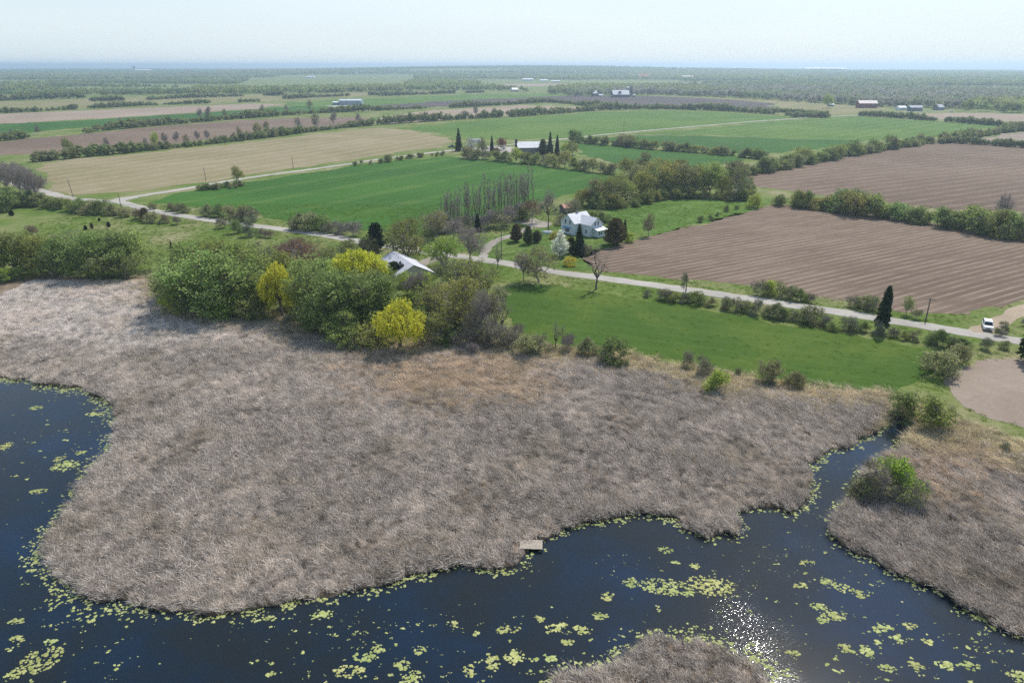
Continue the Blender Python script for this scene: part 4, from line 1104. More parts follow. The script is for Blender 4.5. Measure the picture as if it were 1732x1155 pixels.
far_hedge([(-60, 197), (0, 192), (60, 189), (130, 185)], 9, 'dark', 'hedgerow of dark shrubs above the dry strip, unbroken end', 12)
far_hedge([(150, 184), (190, 182), (240, 179), (330, 176), (440, 172)], 7, 'green', 'hedgerow above the dry strip, thin broken end', 13, gap=0.45)
far_hedge([(-100, 176), (0, 171), (120, 167), (140, 166)], 12, 'green', 'thick hedgerow bordering the old grass fields', 14, dense=0.45)
far_hedge([(155, 172), (240, 170), (300, 167), (420, 163), (480, 162)], 7, 'dark', 'hedgerow between two old grass strips', 15, gap=0.3)
far_hedge([(480, 168), (560, 164), (640, 161), (700, 160)], 6, 'dark', 'hedgerow behind the grey metal shed', 16, gap=0.4)
far_hedge([(640, 163), (720, 160), (820, 157)], 6, 'dark', 'hedgerow above the hay strip beside the metal shed', 17, gap=0.2)
far_hedge([(1085, 183), (1180, 186), (1300, 190), (1400, 193)], 6, 'green', 'scrubby hedgerow along the far edge of the hay field', 18, gap=0.2)

# ---- far woods
def wood(name, polys, mat_, label, spacing, hmin, hmax, seed, open_=-0.6):
    r = np.random.RandomState(seed)
    out = []
    for k, pp in enumerate(polys):
        poly = np.array([G(a, b)[:2] for a, b in pp]); lo, hi = poly.min(0), poly.max(0)
        n = int((hi - lo).prod() / spacing ** 2)
        q = lo + (hi - lo) * r.rand(min(n, 60000), 2)
        q = q[inside(q, poly)]
        # clearings and fields drawn out sideways between the stands
        f = np.sin(q[:, 0] / (210 + 40 * (seed % 3)) + seed + 1.5 * np.sin(q[:, 1] / 330.0)) + 1.1 * np.sin(q[:, 1] / (75 + 14 * (seed % 4)) + 0.9 * np.sin(q[:, 0] / 420.0 + seed))
        out.append(q[f > open_])
    q = np.concatenate(out)
    h = r.uniform(hmin, hmax, len(q))
    print(name, len(q))
    return scatter(name, far_protos, np.c_[q, terrain(q[:, 0], q[:, 1]) - 0.5], h / 11, r.rand(len(q)) * 6.28, FARM[mat_], label, 'wood')
wood('far_wood', [[(960, 164), (1100, 161), (1200, 164), (1330, 172), (1400, 176), (1500, 182), (1600, 186), (1700, 190), (1900, 193), (1900, 160), (1600, 155), (1350, 150), (1180, 148), (1050, 150), (960, 155)]],
     'grey', 'wide bare grey wood behind the barns', 11, 9, 15, 1, -1.6)
wood('far_wood', [[(930, 160), (1000, 158), (1080, 157), (1180, 160), (1230, 160), (1200, 152), (1080, 150), (980, 150), (930, 154)], [(1610, 188), (1680, 190), (1800, 194), (1900, 196), (1900, 183), (1732, 178), (1650, 180)]],
     'green', 'fresh green wood edge behind the barns', 12, 10, 16, 2, -1.2)
wood('far_wood', [[(690, 150), (760, 147), (800, 148), (815, 143), (780, 139), (700, 139), (680, 144)], [(500, 160), (700, 154), (830, 153), (900, 157), (830, 150), (700, 148), (520, 152)], [(330, 162), (480, 158), (560, 152), (440, 147), (330, 150)]],
     'green', 'green wooded patches beyond the hay strip', 13, 9, 15, 3)
wood('far_wood', [[(0, 165), (150, 162), (330, 160), (330, 150), (200, 148), (80, 152), (75, 158), (0, 161)], [(-100, 152), (0, 151), (200, 146), (400, 143), (420, 137), (200, 138), (-100, 143)]],
     'dark', 'scrubby dark woodland beyond the old grass fields', 12, 7, 12, 4, -0.3)
wood('far_wood', [[(-300, 141), (100, 136), (420, 134), (560, 125), (800, 124), (900, 124), (900, 120.5), (500, 122), (100, 125), (-300, 128)], [(700, 137), (900, 137), (1100, 136), (1300, 138), (1300, 129), (1100, 126), (900, 126), (700, 130)]],
     'green', 'far green woods rising toward the lake', 20, 10, 17, 5, -0.2)
wood('far_wood', [[(1300, 147), (1500, 151), (1732, 155), (1900, 156), (1900, 137), (1600, 135), (1300, 134), (1150, 135), (1150, 142)]],
     'dark', 'far dark woods past the barns', 17, 9, 15, 6, -0.3)
wood('far_wood', [[(1250, 150), (1500, 153), (1800, 157), (1900, 140), (1600, 137), (1300, 136)], [(0, 158), (300, 152), (430, 140), (200, 139), (0, 144)]],
     'green', 'lighter green stands scattered through the far dark woods', 22, 9, 16, 8, 0.4)
wood('far_wood', [[(1060, 133), (1300, 134), (1600, 135), (1950, 137), (1950, 127), (1600, 125.5), (1300, 124), (1060, 124)]],
     'green', 'far blue-green woods along the lake shore', 26, 11, 18, 7)
def hill_wood():
    r = np.random.RandomState(11)
    q = np.c_[r.uniform(-4200, 4200, 26000), r.uniform(3900, 6600, 26000)]
    keep = np.sin(q[:, 0] / 260.0) + np.sin(q[:, 1] / 190.0 + q[:, 0] / 700.0) > -0.75
    q = q[keep]
    return scatter('far_wood', far_protos, np.c_[q, terrain(q[:, 0], q[:, 1]) - 0.5], r.uniform(1.0, 1.7, len(q)), r.rand(len(q)) * 6.28, FARM['dark'], 'hazy wooded ridge on the horizon', 'wood')
hill_wood()

# ---- reeds
def reed_clump(seed, n, h, w, lean, wd, spread=1.0):
    r = np.random.RandomState(seed)
    b = np.c_[r.randn(n, 2) * w, np.zeros(n)]
    hh = h * r.uniform(0.55, 1.15, n)
    d = np.c_[lean[0] + r.randn(n) * 0.28 * spread, lean[1] + r.randn(n) * 0.28 * spread, np.ones(n)]
    m = b + d * (hh * 0.55)[:, None]
    t = m + (d * np.array([1.9, 1.9, 0.75])) * (hh * 0.5)[:, None]
    a = np.cross(d, r.randn(n, 3)); a /= np.linalg.norm(a, axis=1)[:, None]
    a *= (wd * r.uniform(0.6, 1.4, n))[:, None]
    v = np.stack([b - a * 0.7, b + a * 0.7, m + a, m - a, t], 1).reshape(-1, 3)
    k = np.arange(n) * 5
    f4 = np.stack([k, k + 1, k + 2, k + 3], 1); f3 = np.stack([k + 3, k + 2, k + 4], 1)
    me = pymesh('reed_clump', v, [list(x) for x in f4] + [list(x) for x in f3])
    ti = np.clip(r.rand(n) ** 1.1, 0, 1)
    at = me.attributes.new('tint', 'FLOAT', 'FACE'); at.data.foreach_set('value', np.r_[ti, ti].astype(np.float32))
    return me
def mat_reed(name, dark, mid, pale, straw):
    m, n, l = new_mat(name)
    at = n.new('ShaderNodeAttribute'); at.attribute_name = 'tint'
    p = coords(n, l)
    c = ramp(n, l, at.outputs['Fac'], [(0.0, dark), (0.45, mid), (1.0, pale)])
    big = noise(n, l, p, 0.055, 4, 0.6, 0.4)
    c = mix(n, l, c, straw, mathn(n, l, 'MULTIPLY', ramp(n, l, big, [(0.46, gr(0)), (0.66, gr(1))]), 0.55))
    damp = noise(n, l, p, 0.09, 5, 0.65, 0.5)
    c = mix(n, l, c, tuple(x * k for x, k in zip(mid, (0.72, 0.7, 0.58))), mathn(n, l, 'MULTIPLY', ramp(n, l, damp, [(0.5, gr(0)), (0.7, gr(1))]), 0.6))
    swath = noise(n, l, coords(n, l, rz=0.6, sc=(0.4, 1.1, 1)), 1.0, 4, 0.65, 0.3)
    c = mix(n, l, c, tuple(x * 0.5 for x in mid), mathn(n, l, 'MULTIPLY', ramp(n, l, swath, [(0.5, gr(0)), (0.68, gr(1))]), 0.35))
    oi = n.new('ShaderNodeObjectInfo')
    hs = n.new('ShaderNodeHueSaturation')
    mr = n.new('ShaderNodeMapRange'); mr.inputs[3].default_value = 0.28; mr.inputs[4].default_value = 1.3
    pw = mathn(n, l, 'POWER', oi.outputs['Random'], 0.65)
    l.new(pw, mr.inputs[0]); l.new(mr.outputs[0], hs.inputs['Value']); l.new(c, hs.inputs['Color'])
    d = n.new('ShaderNodeBsdfDiffuse'); t = n.new('ShaderNodeBsdfTranslucent')
    l.new(hs.outputs[0], d.inputs[0]); l.new(hs.outputs[0], t.inputs[0])
    ms = n.new('ShaderNodeMixShader'); ms.inputs[0].default_value = 0.3
    l.new(d.outputs[0], ms.inputs[1]); l.new(t.outputs[0], ms.inputs[2])
    o = n.new('ShaderNodeOutputMaterial'); l.new(ms.outputs[0], o.inputs['Surface'])
    return m
rr_ = np.random.RandomState(77)
lo, hi = np.array([-130.0, 30.0]), np.array([135.0, 178.0])
def sample(n_per_m2, cond, lo=lo, hi=hi):
    n = int((hi - lo).prod() * n_per_m2)
    q = lo + (hi - lo) * rr_.rand(n, 2)
    return q[cond(q)]
def in_view(q, m=60):
    """keeps what the photograph can see, with a margin"""
    dz = 0.5 - CAM_H
    depth = q[:, 1] * CP - dz * SP
    px = 866 + FPX * q[:, 0] / depth
    return (px > -m * 3) & (px < 1732 + m * 3) & (q[:, 1] > 40)
def tufts(q, seed, k=0.045):
    """slow patchiness of growth"""
    x, y = q[:, 0], q[:, 1]
    return np.sin(x * 0.21 + 1.3 * np.sin(y * 0.13 + seed)) * np.sin(y * 0.27 + 1.1 * np.sin(x * 0.17)) * 0.5 + 0.5
WIND = (-0.42, 0.1)
reeds = [reed_clump(400 + i, 50, 0.92, 0.26, (WIND[0] + 0.15 * math.sin(i * 2), WIND[1] + 0.2 * math.cos(i * 1.7)), 0.019, 1.25) for i in range(6)]
dockp = np.array(G(897, 925, 0.3)[:2])
q = sample(4.4, lambda p: (grid_val(SDG, p) > 0.45) & (grid_val(MDG, p) > 3.4 + 2.0 * rr_.randn(len(p))) & in_view(p) & (np.linalg.norm((p - dockp) * np.array([0.55, 1.0]), axis=1) > 1.25))
def zone(pts): return np.array([G(a, b)[:2] for a, b in pts])
BLEACH = zone([(-200, 500), (0, 482), (110, 466), (215, 476), (262, 500), (300, 530), (420, 556), (470, 575), (330, 585), (200, 600), (60, 575), (-200, 580)])
TAN = [zone([(590, 610), (680, 600), (800, 600), (900, 610), (960, 640), (860, 690), (720, 680), (620, 650)]), zone([(1530, 745), (1600, 725), (1700, 760), (1740, 790), (1650, 800), (1600, 830), (1560, 850), (1530, 800)])]
fuzz = q + rr_.randn(len(q), 2) * 4.0
kb = inside(fuzz, BLEACH); kt = inside(fuzz, TAN[0]) | inside(fuzz, TAN[1])
kt &= ~kb
q_pale, q_tan = q[kb], q[kt & (rr_.rand(len(q)) < 0.75)]
q = q[~kb & ~kt]
M_reed = mat_reed('dry_cattail', (0.2, 0.165, 0.13), (0.55, 0.47, 0.395), (0.94, 0.87, 0.78), (0.84, 0.74, 0.63))
scatter('dry_reeds', reeds, np.c_[q, np.minimum(LAND, -0.05 + 0.35 * np.clip(grid_val(SDG, q), 0, 1)) - 0.03], (0.72 + 0.4 * tufts(q, 1.0)) * rr_.uniform(0.75, 1.2, len(q)), rr_.uniform(-0.6, 0.6, len(q)), M_reed,
        'pale dry cattail reeds filling the marsh around the pond', 'reeds')
scatter('bleached_reeds', reeds, np.c_[q_pale, np.full(len(q_pale), LAND - 0.03)], rr_.uniform(0.6, 1.05, len(q_pale)), rr_.uniform(-0.6, 0.6, len(q_pale)),
        mat_reed('bleached_reed', (0.5, 0.43, 0.36), (0.82, 0.74, 0.66), (0.95, 0.9, 0.84), (0.84, 0.72, 0.62)), 'bleached whitish reeds in the corner by the meadow thicket', 'reeds')
straw_tan = [reed_clump(480 + i, 44, 0.8, 0.4, (-0.6 + 0.3 * math.sin(i * 2), 0.3 * math.cos(i * 1.7)), 0.022, 1.4) for i in range(4)]
scatter('tan_reeds', straw_tan, np.c_[q_tan, np.full(len(q_tan), LAND - 0.03)], rr_.uniform(0.7, 1.2, len(q_tan)), rr_.uniform(-0.8, 0.8, len(q_tan)),
        mat_reed('tan_reed', (0.34, 0.25, 0.16), (0.66, 0.53, 0.38), (0.85, 0.72, 0.56), (0.74, 0.57, 0.43)), 'tan matted sedge below the lone willow and on the inlet bank', 'reeds')
print('reeds', len(q))
straw = [reed_clump(440 + i, 40, 0.75, 0.42, (-0.75 + 0.3 * math.sin(i * 2), 0.3 * math.cos(i * 1.7)), 0.022, 1.6) for i in range(4)]
def straw_zone(p):
    m = grid_val(MDG, p); s_ = grid_val(SDG, p)
    z = (m > -4.5) & (m < 10.0) & (rr_.rand(len(p)) < np.exp(-np.maximum(np.abs(m - 1.5) - 2.5, 0) / 2.0)) & (s_ > 0.3)
    return z & in_view(p)
q2 = sample(3.4, straw_zone)
M_straw = mat_reed('straw_grass', (0.36, 0.3, 0.15), (0.64, 0.54, 0.33), (0.85, 0.74, 0.52), (0.72, 0.57, 0.4))
scatter('straw_grass', straw, np.c_[q2, np.full(len(q2), LAND - 0.02)], rr_.uniform(0.7, 1.2, len(q2)), rr_.rand(len(q2)) * 6.28, M_straw, 'matted straw-coloured grass along the dry edge of the marsh', 'grass')
grasses = [reed_clump(460 + i, 26, 0.26, 0.3, (-0.2, 0.1), 0.022, 1.8) for i in range(3)]
M_grass = mat_leaf('meadow_grass', (0.11, 0.2, 0.028), (0.24, 0.31, 0.06), 0.5, 0.25)
past = np.array([G(a, b)[:2] for a, b in FIELDS[0][2]])
till = np.array([G(a, b)[:2] for a, b in FIELDS[18][2]])
plo = np.array([G(a, b)[:2] for a, b in FIELDS[14][2]])
rl = [smooth_line(ROAD1, 2.0), smooth_line([(1640, 566), (1672, 553), (1705, 536), (1740, 521), (1850, 480)], 2.0)]
def off_road(p, d=3.2):
    k = np.ones(len(p), bool)
    for line in rl:
        for a in range(0, len(line), 1): k &= ((p - line[a]) ** 2).sum(1) > d * d
    return k
def meadow_zone(p):
    m = grid_val(MDG, p)
    k = (m < 1.0) & (rr_.rand(len(p)) < 0.25 + 0.75 * tufts(p, 3.0)) & in_view(p) & ~inside(p, till) & ~inside(p, plo)
    k &= ~inside(p, past) | (rr_.rand(len(p)) < 0.2)
    i = np.where(k)[0]; k[i] = off_road(p[i])
    return k
q3 = sample(1.0, meadow_zone, np.array([-175.0, 95.0]), np.array([175.0, 290.0]))
scatter('meadow_grass', grasses, np.c_[q3, np.full(len(q3), LAND - 0.02)], rr_.uniform(0.6, 1.3, len(q3)), rr_.rand(len(q3)) * 6.28, M_grass, 'tufts of spring grass on meadow, verges and pasture', 'grass')
print('straw, grass', len(q2), len(q3))

# ================================================================== BUILDINGS
M_white_sid = mat_plain('pale_siding', (0.62, 0.67, 0.7), 0.6, 0.3, var=0.06, scale=1.5)
M_tin = mat_plain('white_metal_roof', (0.62, 0.62, 0.63), 0.55, 0.35, var=0.1, scale=0.6)
M_shingle = mat_plain('pale_grey_shingles', (0.46, 0.46, 0.48), 0.85, 0.2, var=0.1, scale=1.2)
M_glass = mat_plain('window_glass', (0.02, 0.028, 0.035), 0.12, 0.5, var=0.05)
M_trim = mat_plain('white_trim', (0.7, 0.71, 0.7), 0.6, 0.3, var=0.05)
M_dark = mat_plain('dark_door', (0.03, 0.03, 0.033), 0.6, 0.3)
M_stone = mat_plain('grey_stone', (0.2, 0.2, 0.205), 0.9, 0.2, var=0.3, scale=1.4)
M_dkstone = mat_plain('dark_chimney_stone', (0.06, 0.058, 0.06), 0.9, 0.2, var=0.3, scale=2.5)
M_slate = mat_plain('slate_blue_siding', (0.12, 0.16, 0.19), 0.7, 0.3, var=0.12)
M_steel = mat_plain('grey_steel_siding', (0.3, 0.35, 0.4), 0.55, 0.4, var=0.06, scale=0.3)
M_red = mat_plain('barn_red_boards', (0.2, 0.045, 0.04), 0.85, 0.2, var=0.2, scale=0.8)
M_rust = mat_plain('rusty_roof', (0.42, 0.22, 0.15), 0.75, 0.25, var=0.25, scale=1.0)
M_pinkroof = mat_plain('weathered_tin_roof', (0.5, 0.42, 0.39), 0.6, 0.3, var=0.12)
M_barnwood = mat_plain('grey_barn_boards', (0.13, 0.125, 0.125), 0.9, 0.2, var=0.2, scale=0.6)
M_conc = mat_plain('silo_concrete', (0.2, 0.2, 0.21), 0.85, 0.2, var=0.15)
M_brickred = mat_plain('terracotta_roof', (0.42, 0.16, 0.1), 0.8, 0.25)
M_blue = mat_plain('blue_trim', (0.16, 0.3, 0.45), 0.6, 0.3)

def gable(name, L, W, eave, ridge, wall, roofm, parent, over=0.35, at=(0, 0), rz=0.0, thick=0.16, seams=0):
    """walls with gable ends along local X, and a two-slope roof with eaves; ridge runs along X"""
    c, s_ = math.cos(rz), math.sin(rz)
    def T(x, y, z): return (at[0] + x * c - y * s_, at[1] + x * s_ + y * c, z)
    a, b = L / 2, W / 2
    v = [T(-a, -b, -0.3), T(a, -b, -0.3), T(a, b, -0.3), T(-a, b, -0.3), T(-a, -b, eave), T(a, -b, eave), T(a, b, eave), T(-a, b, eave), T(-a, 0, ridge), T(a, 0, ridge)]
    w_ = MB().add(v, [[0, 1, 5, 4], [2, 3, 7, 6], [1, 2, 6, 9, 5], [3, 0, 4, 8, 7], [3, 2, 1, 0]]).build('wall', wall, parent)
    sl = (ridge - eave) / b
    m = MB()
    A, B = a + over, b + over
    ze = eave - sl * over + 0.03; zr = ridge + 0.03
    pr_ = [(-B, ze), (0, zr), (B, ze), (B, ze + thick), (0, zr + thick), (-B, ze + thick)]
    vv = [T(x, y, z) for x in (-A, A) for y, z in pr_]
    m.add(vv, [[i, (i + 1) % 6, 6 + (i + 1) % 6, 6 + i] for i in range(6)] + [[5, 4, 3, 2, 1, 0][::1], [6, 7, 8, 9, 10, 11]])
    if seams:
        k = int(2 * A / seams)
        for i in range(k + 1):
            x = -A + 0.05 + (2 * A - 0.1) * i / k
            for sg in (-1, 1):
                p0, p1 = T(x, 0, zr + thick + 0.01), T(x, sg * B, ze + thick + 0.01)
                m.tube(p0, p1, 0.035, n=4)
    rf = m.build('roof', roofm, parent)
    return w_, rf
def window(parent, x, y, z, w_, h_, nx_, ny_, mat=None, name='window'):
    """frame with pane, set proud of a wall whose outward normal is (nx_, ny_)"""
    tx, ty = -ny_, nx_
    def bx(m, u0, u1, z0, z1, d0, d1):
        v = []
        for zz in (z0, z1):
            for u, d in ((u0, d0), (u1, d0), (u1, d1), (u0, d1)): v.append((x + tx * u + nx_ * d, y + ty * u + ny_ * d, zz))
        m.add(v, [[3, 2, 1, 0], [4, 5, 6, 7], [0, 1, 5, 4], [1, 2, 6, 5], [2, 3, 7, 6], [3, 0, 4, 7]])
    m = MB(); t = 0.09
    bx(m, -w_ / 2 - t, -w_ / 2, z - h_ / 2 - t, z + h_ / 2 + t, 0.0, 0.07); bx(m, w_ / 2, w_ / 2 + t, z - h_ / 2 - t, z + h_ / 2 + t, 0.0, 0.07)
    bx(m, -w_ / 2, w_ / 2, z + h_ / 2, z + h_ / 2 + t, 0.0, 0.068); bx(m, -w_ / 2, w_ / 2, z - h_ / 2 - t, z - h_ / 2, 0.0, 0.085)
    bx(m, -w_ / 2, w_ / 2, z - 0.03, z + 0.03, 0.0, 0.05)
    f = m.build(name, M_trim, parent)
    g = MB(); bx(g, -w_ / 2, w_ / 2, z - h_ / 2, z + h_ / 2, -0.02, 0.025)
    g.build('pane' if name == 'window' else 'panel', mat or M_glass, f)
    return f

# ---- white farmhouse: main block, cross wing, enclosed porch
fh_p = G(960, 398)
u = Vector((0.78, 0.62)); u.normalize()            # along the ridge, away to the right
rz = math.atan2(u.y, u.x)
gab = G(958.5, 396.0)                              # middle of the gable wall's foot
Lm, Wm = 9.2, 7.4
house = empty('farmhouse', (gab.x + u.x * Lm / 2, gab.y + u.y * Lm / 2, LAND), rz)
house.scale = (0.92, 0.92, 0.92)
tag(house, 'white two-storey farmhouse with metal roof and enclosed porch', 'house')
gable('main', Lm, Wm, 4.5, 7.4, M_white_sid, M_tin, house, seams=0.6)
# local frame: +X along ridge (away), -Y toward the right front (the wing's side)
gable('wing', 7.5, 6.2, 4.4, 6.7, M_white_sid, M_tin, house, at=(1.3, -Wm / 2 - 1.9), rz=math.pi / 2, seams=0.6)
wy = -Wm / 2 - 1.9 - 3.75
window(house, -Lm / 2, 1.2, 4.6, 0.75, 1.5, -1, 0); window(house, -Lm / 2, -1.2, 4.6, 0.75, 1.5, -1, 0)
window(house, -Lm / 2, 0.3, 1.55, 2.4, 1.3, -1, 0)
window(house, -2.8, -Wm / 2, 1.7, 0.8, 1.4, 0, -1)
window(house, 1.3 - 0.75, wy, 4.7, 0.65, 1.45, 0, -1); window(house, 1.3 + 0.75, wy, 4.7, 0.65, 1.45, 0, -1)
window(house, 1.3 - 3.1, wy + 2.2, 1.8, 0.8, 1.3, -1, 0)
MB().add([(-Lm / 2 - 0.75, -1.5, 2.42), (-Lm / 2 - 0.75, 2.1, 2.42), (-Lm / 2 + 0.05, 2.1, 2.85), (-Lm / 2 + 0.05, -1.5, 2.85),
          (-Lm / 2 - 0.75, -1.5, 2.32), (-Lm / 2 - 0.75, 2.1, 2.32), (-Lm / 2 + 0.05, 2.1, 2.32), (-Lm / 2 + 0.05, -1.5, 2.32)],
         [[0, 1, 2, 3], [4, 7, 6, 5], [0, 4, 5, 1], [0, 3, 7, 4], [1, 5, 6, 2], [2, 6, 7, 3]]).build('awning', M_blue, house)
px0, px1, py1 = 1.3 - 1.9, 1.3 + 2.9, wy - 2.6
porch = MB().box(px0 + 0.5, px1 - 1.0, py1 + 0.1, wy + 0.02, 0.35, 2.55).build('porch_room', M_white_sid, house)
MB().box(px0 + 0.4, px1 + 0.1, py1 - 0.1, wy + 0.01, 0.12, 0.348).build('porch_floor', M_trim, house)
MB().add([(px0 - 0.3, py1 - 0.45, 2.6), (px1 + 0.35, py1 - 0.45, 2.6), (px1 + 0.35, wy - 0.01, 3.25), (px0 - 0.3, wy - 0.01, 3.25),
          (px0 - 0.3, py1 - 0.45, 2.75), (px1 + 0.35, py1 - 0.45, 2.75), (px1 + 0.35, wy - 0.01, 3.4), (px0 - 0.3, wy - 0.01, 3.4)],
         [[3, 2, 1, 0], [4, 5, 6, 7], [0, 1, 5, 4], [1, 2, 6, 5], [2, 3, 7, 6], [3, 0, 4, 7]]).build('porch_roof', M_tin, house)
for xx in (px0 + 1.1, px0 + 2.1): window(house, xx, py1 + 0.1, 1.6, 0.6, 1.2, 0, -1)
window(house, px1 - 0.55, wy, 1.4, 0.85, 2.0, 0, -1, M_dark, 'door')
for xx in (px1, px1 - 0.9): MB().tube((xx, py1 + 0.05, 0.34), (xx, py1 + 0.05, 2.62), 0.07).build('post', M_trim, house)
MB().box(px1 + 0.1, px1 + 1.0, py1 + 0.2, wy, 0, 0.2).build('step', M_conc, house)
MB().box(-0.35, 0.35, -0.3, 0.3, 6.6, 8.3).build('chimney', M_stone, house)

# ---- low bungalow under the willows
rp0, rp1 = G(665, 425, 6.0), G(700, 449, 6.0)
d_ = Vector((rp1.x - rp0.x, rp1.y - rp0.y)); Lb = d_.length; d_.normalize()
bung = empty('bungalow', ((rp0.x + rp1.x) / 2, (rp0.y + rp1.y) / 2, LAND), math.atan2(d_.y, d_.x))
tag(bung, 'low bungalow with pale grey roof half hidden among willows', 'house')
gable('b', Lb - 0.8, 11.0, 2.9, 5.65, mat_plain('cream_siding', (0.5, 0.47, 0.4), 0.7), M_shingle, bung, over=0.5)
ch = MB().box(3.3, 5.4, -3.0, -1.7, 2.8, 5.5).build('chimney', M_dkstone, bung, bevel=0.04)
MB().tube((3.8, -2.35, 5.45), (3.8, -2.35, 5.9), 0.14).tube((4.6, -2.35, 5.45), (4.6, -2.35, 6.3), 0.12).build('flue', M_dark, ch)
MB().tube((-4.5, -2.2, 3.6), (-4.5, -2.2, 5.1), 0.07).build('vent_pipe', M_dark, bung)
MB().tube((-1.5, -0.9, 4.2), (-1.5, -0.9, 5.9), 0.07).build('vent_pipe', M_dark, bung)
for xx in (-6, -2, 2, 6):
    window(bung, xx, -5.5, 1.6, 1.6, 1.1, 0, -1)
window(bung, Lb / 2 - 0.4, 2.0, 1.6, 1.4, 1.1, 1, 0)
window(bung, Lb / 2 - 0.4, -1.5, 1.15, 0.95, 2.1, 1, 0, M_dark, 'door')

# ---- open shelter with a pale ribbed roof beside the narrow willow
sp_ = G(492, 520)
sh = empty('garden_shelter', (sp_.x, sp_.y, LAND), R(-20))
tag(sh, 'small open shelter with pale ribbed roof beside the narrow yellow willow', 'shelter')
for x in (-1.7, 1.7):
    for y in (-1.2, 1.2): MB().tube((x, y, -0.1), (x, y, 4.3), 0.08).build('post', M_barnwood, sh)
m = MB()
for i in range(12):
    x = -2.0 + 4.0 * i / 11
    m.tube((x, -1.7, 4.25), (x, 0, 5.0), 0.11, n=6); m.tube((x, 0, 5.0), (x, 1.7, 4.25), 0.11, n=6)
rf_ = MB().add([(-2.1, -1.7, 4.2), (2.1, -1.7, 4.2), (2.1, 0, 4.95), (-2.1, 0, 4.95), (-2.1, 1.7, 4.2), (2.1, 1.7, 4.2), (2.1, 0, 4.86), (-2.1, 0, 4.86), (-2.1, -1.7, 4.1), (2.1, -1.7, 4.1), (-2.1, 1.7, 4.1), (2.1, 1.7, 4.1)],
         [[0, 1, 2, 3], [3, 2, 5, 4], [8, 7, 6, 9], [7, 10, 11, 6], [0, 8, 9, 1], [4, 5, 11, 10], [0, 3, 4, 10, 7, 8], [1, 9, 6, 11, 5, 2]]).build('roof', mat_plain('brown_roof_boards', (0.2, 0.13, 0.09), 0.9), sh)
m.build('ribs', mat_plain('pale_roof_ribs', (0.55, 0.48, 0.42), 0.8), rf_)['kind'] = 'stuff'

# ---- stone house on the upper road
p = G(893, 262)
sto = empty('stone_house', (p.x, p.y + 4, LAND), R(12))
tag(sto, 'grey stone house with white metal roof, tall dark chimney and dark annex', 'house')
gable('s', 15.0, 9.0, 4.6, 7.8, M_stone, M_tin, sto, seams=0.8)
MB().box(-8.6, -7.3, -1.1, 0.6, -0.2, 9.6).build('chimney', M_dkstone, sto)
for xx in (-4.5, -1.5, 1.5, 4.5): window(sto, xx, -4.5, 2.0, 1.1, 1.6, 0, -1)
window(sto, 6.3, -4.5, 1.25, 1.1, 2.2, 0, -1, M_dark, 'door')
for yy in (-2.2, 2.2): window(sto, -7.5, yy, 4.3, 0.9, 1.4, -1, 0)
an = MB().box(8.2, 16.5, -3.2, 5.2, -0.3, 5.6).build('annex', M_slate, sto)
MB().box(7.9, 16.8, -3.5, 5.5, 5.602, 5.85).build('annex_roof', mat_plain('dark_flat_roof', (0.09, 0.1, 0.12), 0.8), sto)
gw = MB().add([(9.0, -3.25, 2.9), (12.4, -3.25, 2.9), (10.7, -3.25, 5.2), (9.0, -6.0, 2.9), (12.4, -6.0, 2.9), (10.7, -6.0, 5.2)], [[0, 1, 2], [3, 5, 4], [0, 3, 4, 1], [0, 2, 5, 3], [1, 4, 5, 2]]).build('entry_gable', M_tin, sto)
MB().box(9.3, 12.1, -5.7, -3.24, -0.2, 2.88).build('entry', M_dark, sto)
window(sto, 14.3, -3.2, 2.4, 1.3, 1.6, 0, -1)
MB().box(5.2, 12.5, -8.2, -6.3, 0.1, 0.45).build('terrace', M_conc, sto)

# ---- steel shed in the far green strip
p = G(592, 178)
shed = empty('metal_shed', (p.x, p.y + 10, LAND), R(2))
tag(shed, 'long grey steel farm shed with low lean-to in the green strip', 'shed')
gable('m', 32.0, 22.0, 6.2, 7.6, M_steel, mat_plain('pale_steel_roof', (0.45, 0.5, 0.54), 0.5), shed, over=0.3)
gable('lean', 9.0, 9.0, 3.6, 4.8, mat_plain('green_steel', (0.14, 0.26, 0.27), 0.6), M_tin, shed, at=(-21.0, -6), over=0.3)
for xx in (-9, 0): window(shed, xx, -11.0, 2.4, 4.2, 4.2, 0, -1, M_steel, 'door')
sheet('shed_apron', densify([G(*q) for q in [(548, 179), (600, 178), (603, 181), (560, 181)]], 3.0, True, 0.5, 21), LAND + 0.08, M_road)

# ---- barn with two silos
p = G(1050, 165)
barn = empty('barn', (p.x, p.y + 8, LAND), R(6))
tag(barn, 'big grey barn with white roof beside two silos', 'barn')
gable('b', 30.0, 15.0, 5.0, 12.0, M_barnwood, M_tin, barn, over=0.5)
MB().box(-4.5, 0.5, -6.0, -3.5, 6.0, 10.2).build('roof_hatch', M_barnwood, barn)
for xx in (-9, 6): window(barn, xx, -7.5, 2.0, 3.4, 3.6, 0, -1, M_dark, 'door')
def silo(px, py, h, r, label):
    p = G(px, py)
    s0 = empty('silo', (p.x, p.y, LAND)); tag(s0, label, 'silo')
    MB().lathe([(r, -0.2), (r, h)], 16).build('tank', M_conc, s0, smooth=False)
    MB().lathe([(r + 0.1, h), (r * 0.85, h + r * 0.5), (r * 0.45, h + r * 0.85), (0.15, h + r)], 16).build('dome', M_tin if h < 16 else M_conc, s0)
silo(1061, 163.5, 14.5, 3.0, 'concrete silo with white dome beside the barn')
silo(1067, 163.0, 17.0, 2.8, 'taller grey silo with dark dome beside the barn')
silo(1072, 165, 3.0, 2.6, 'short round grain bin at the foot of the silos')
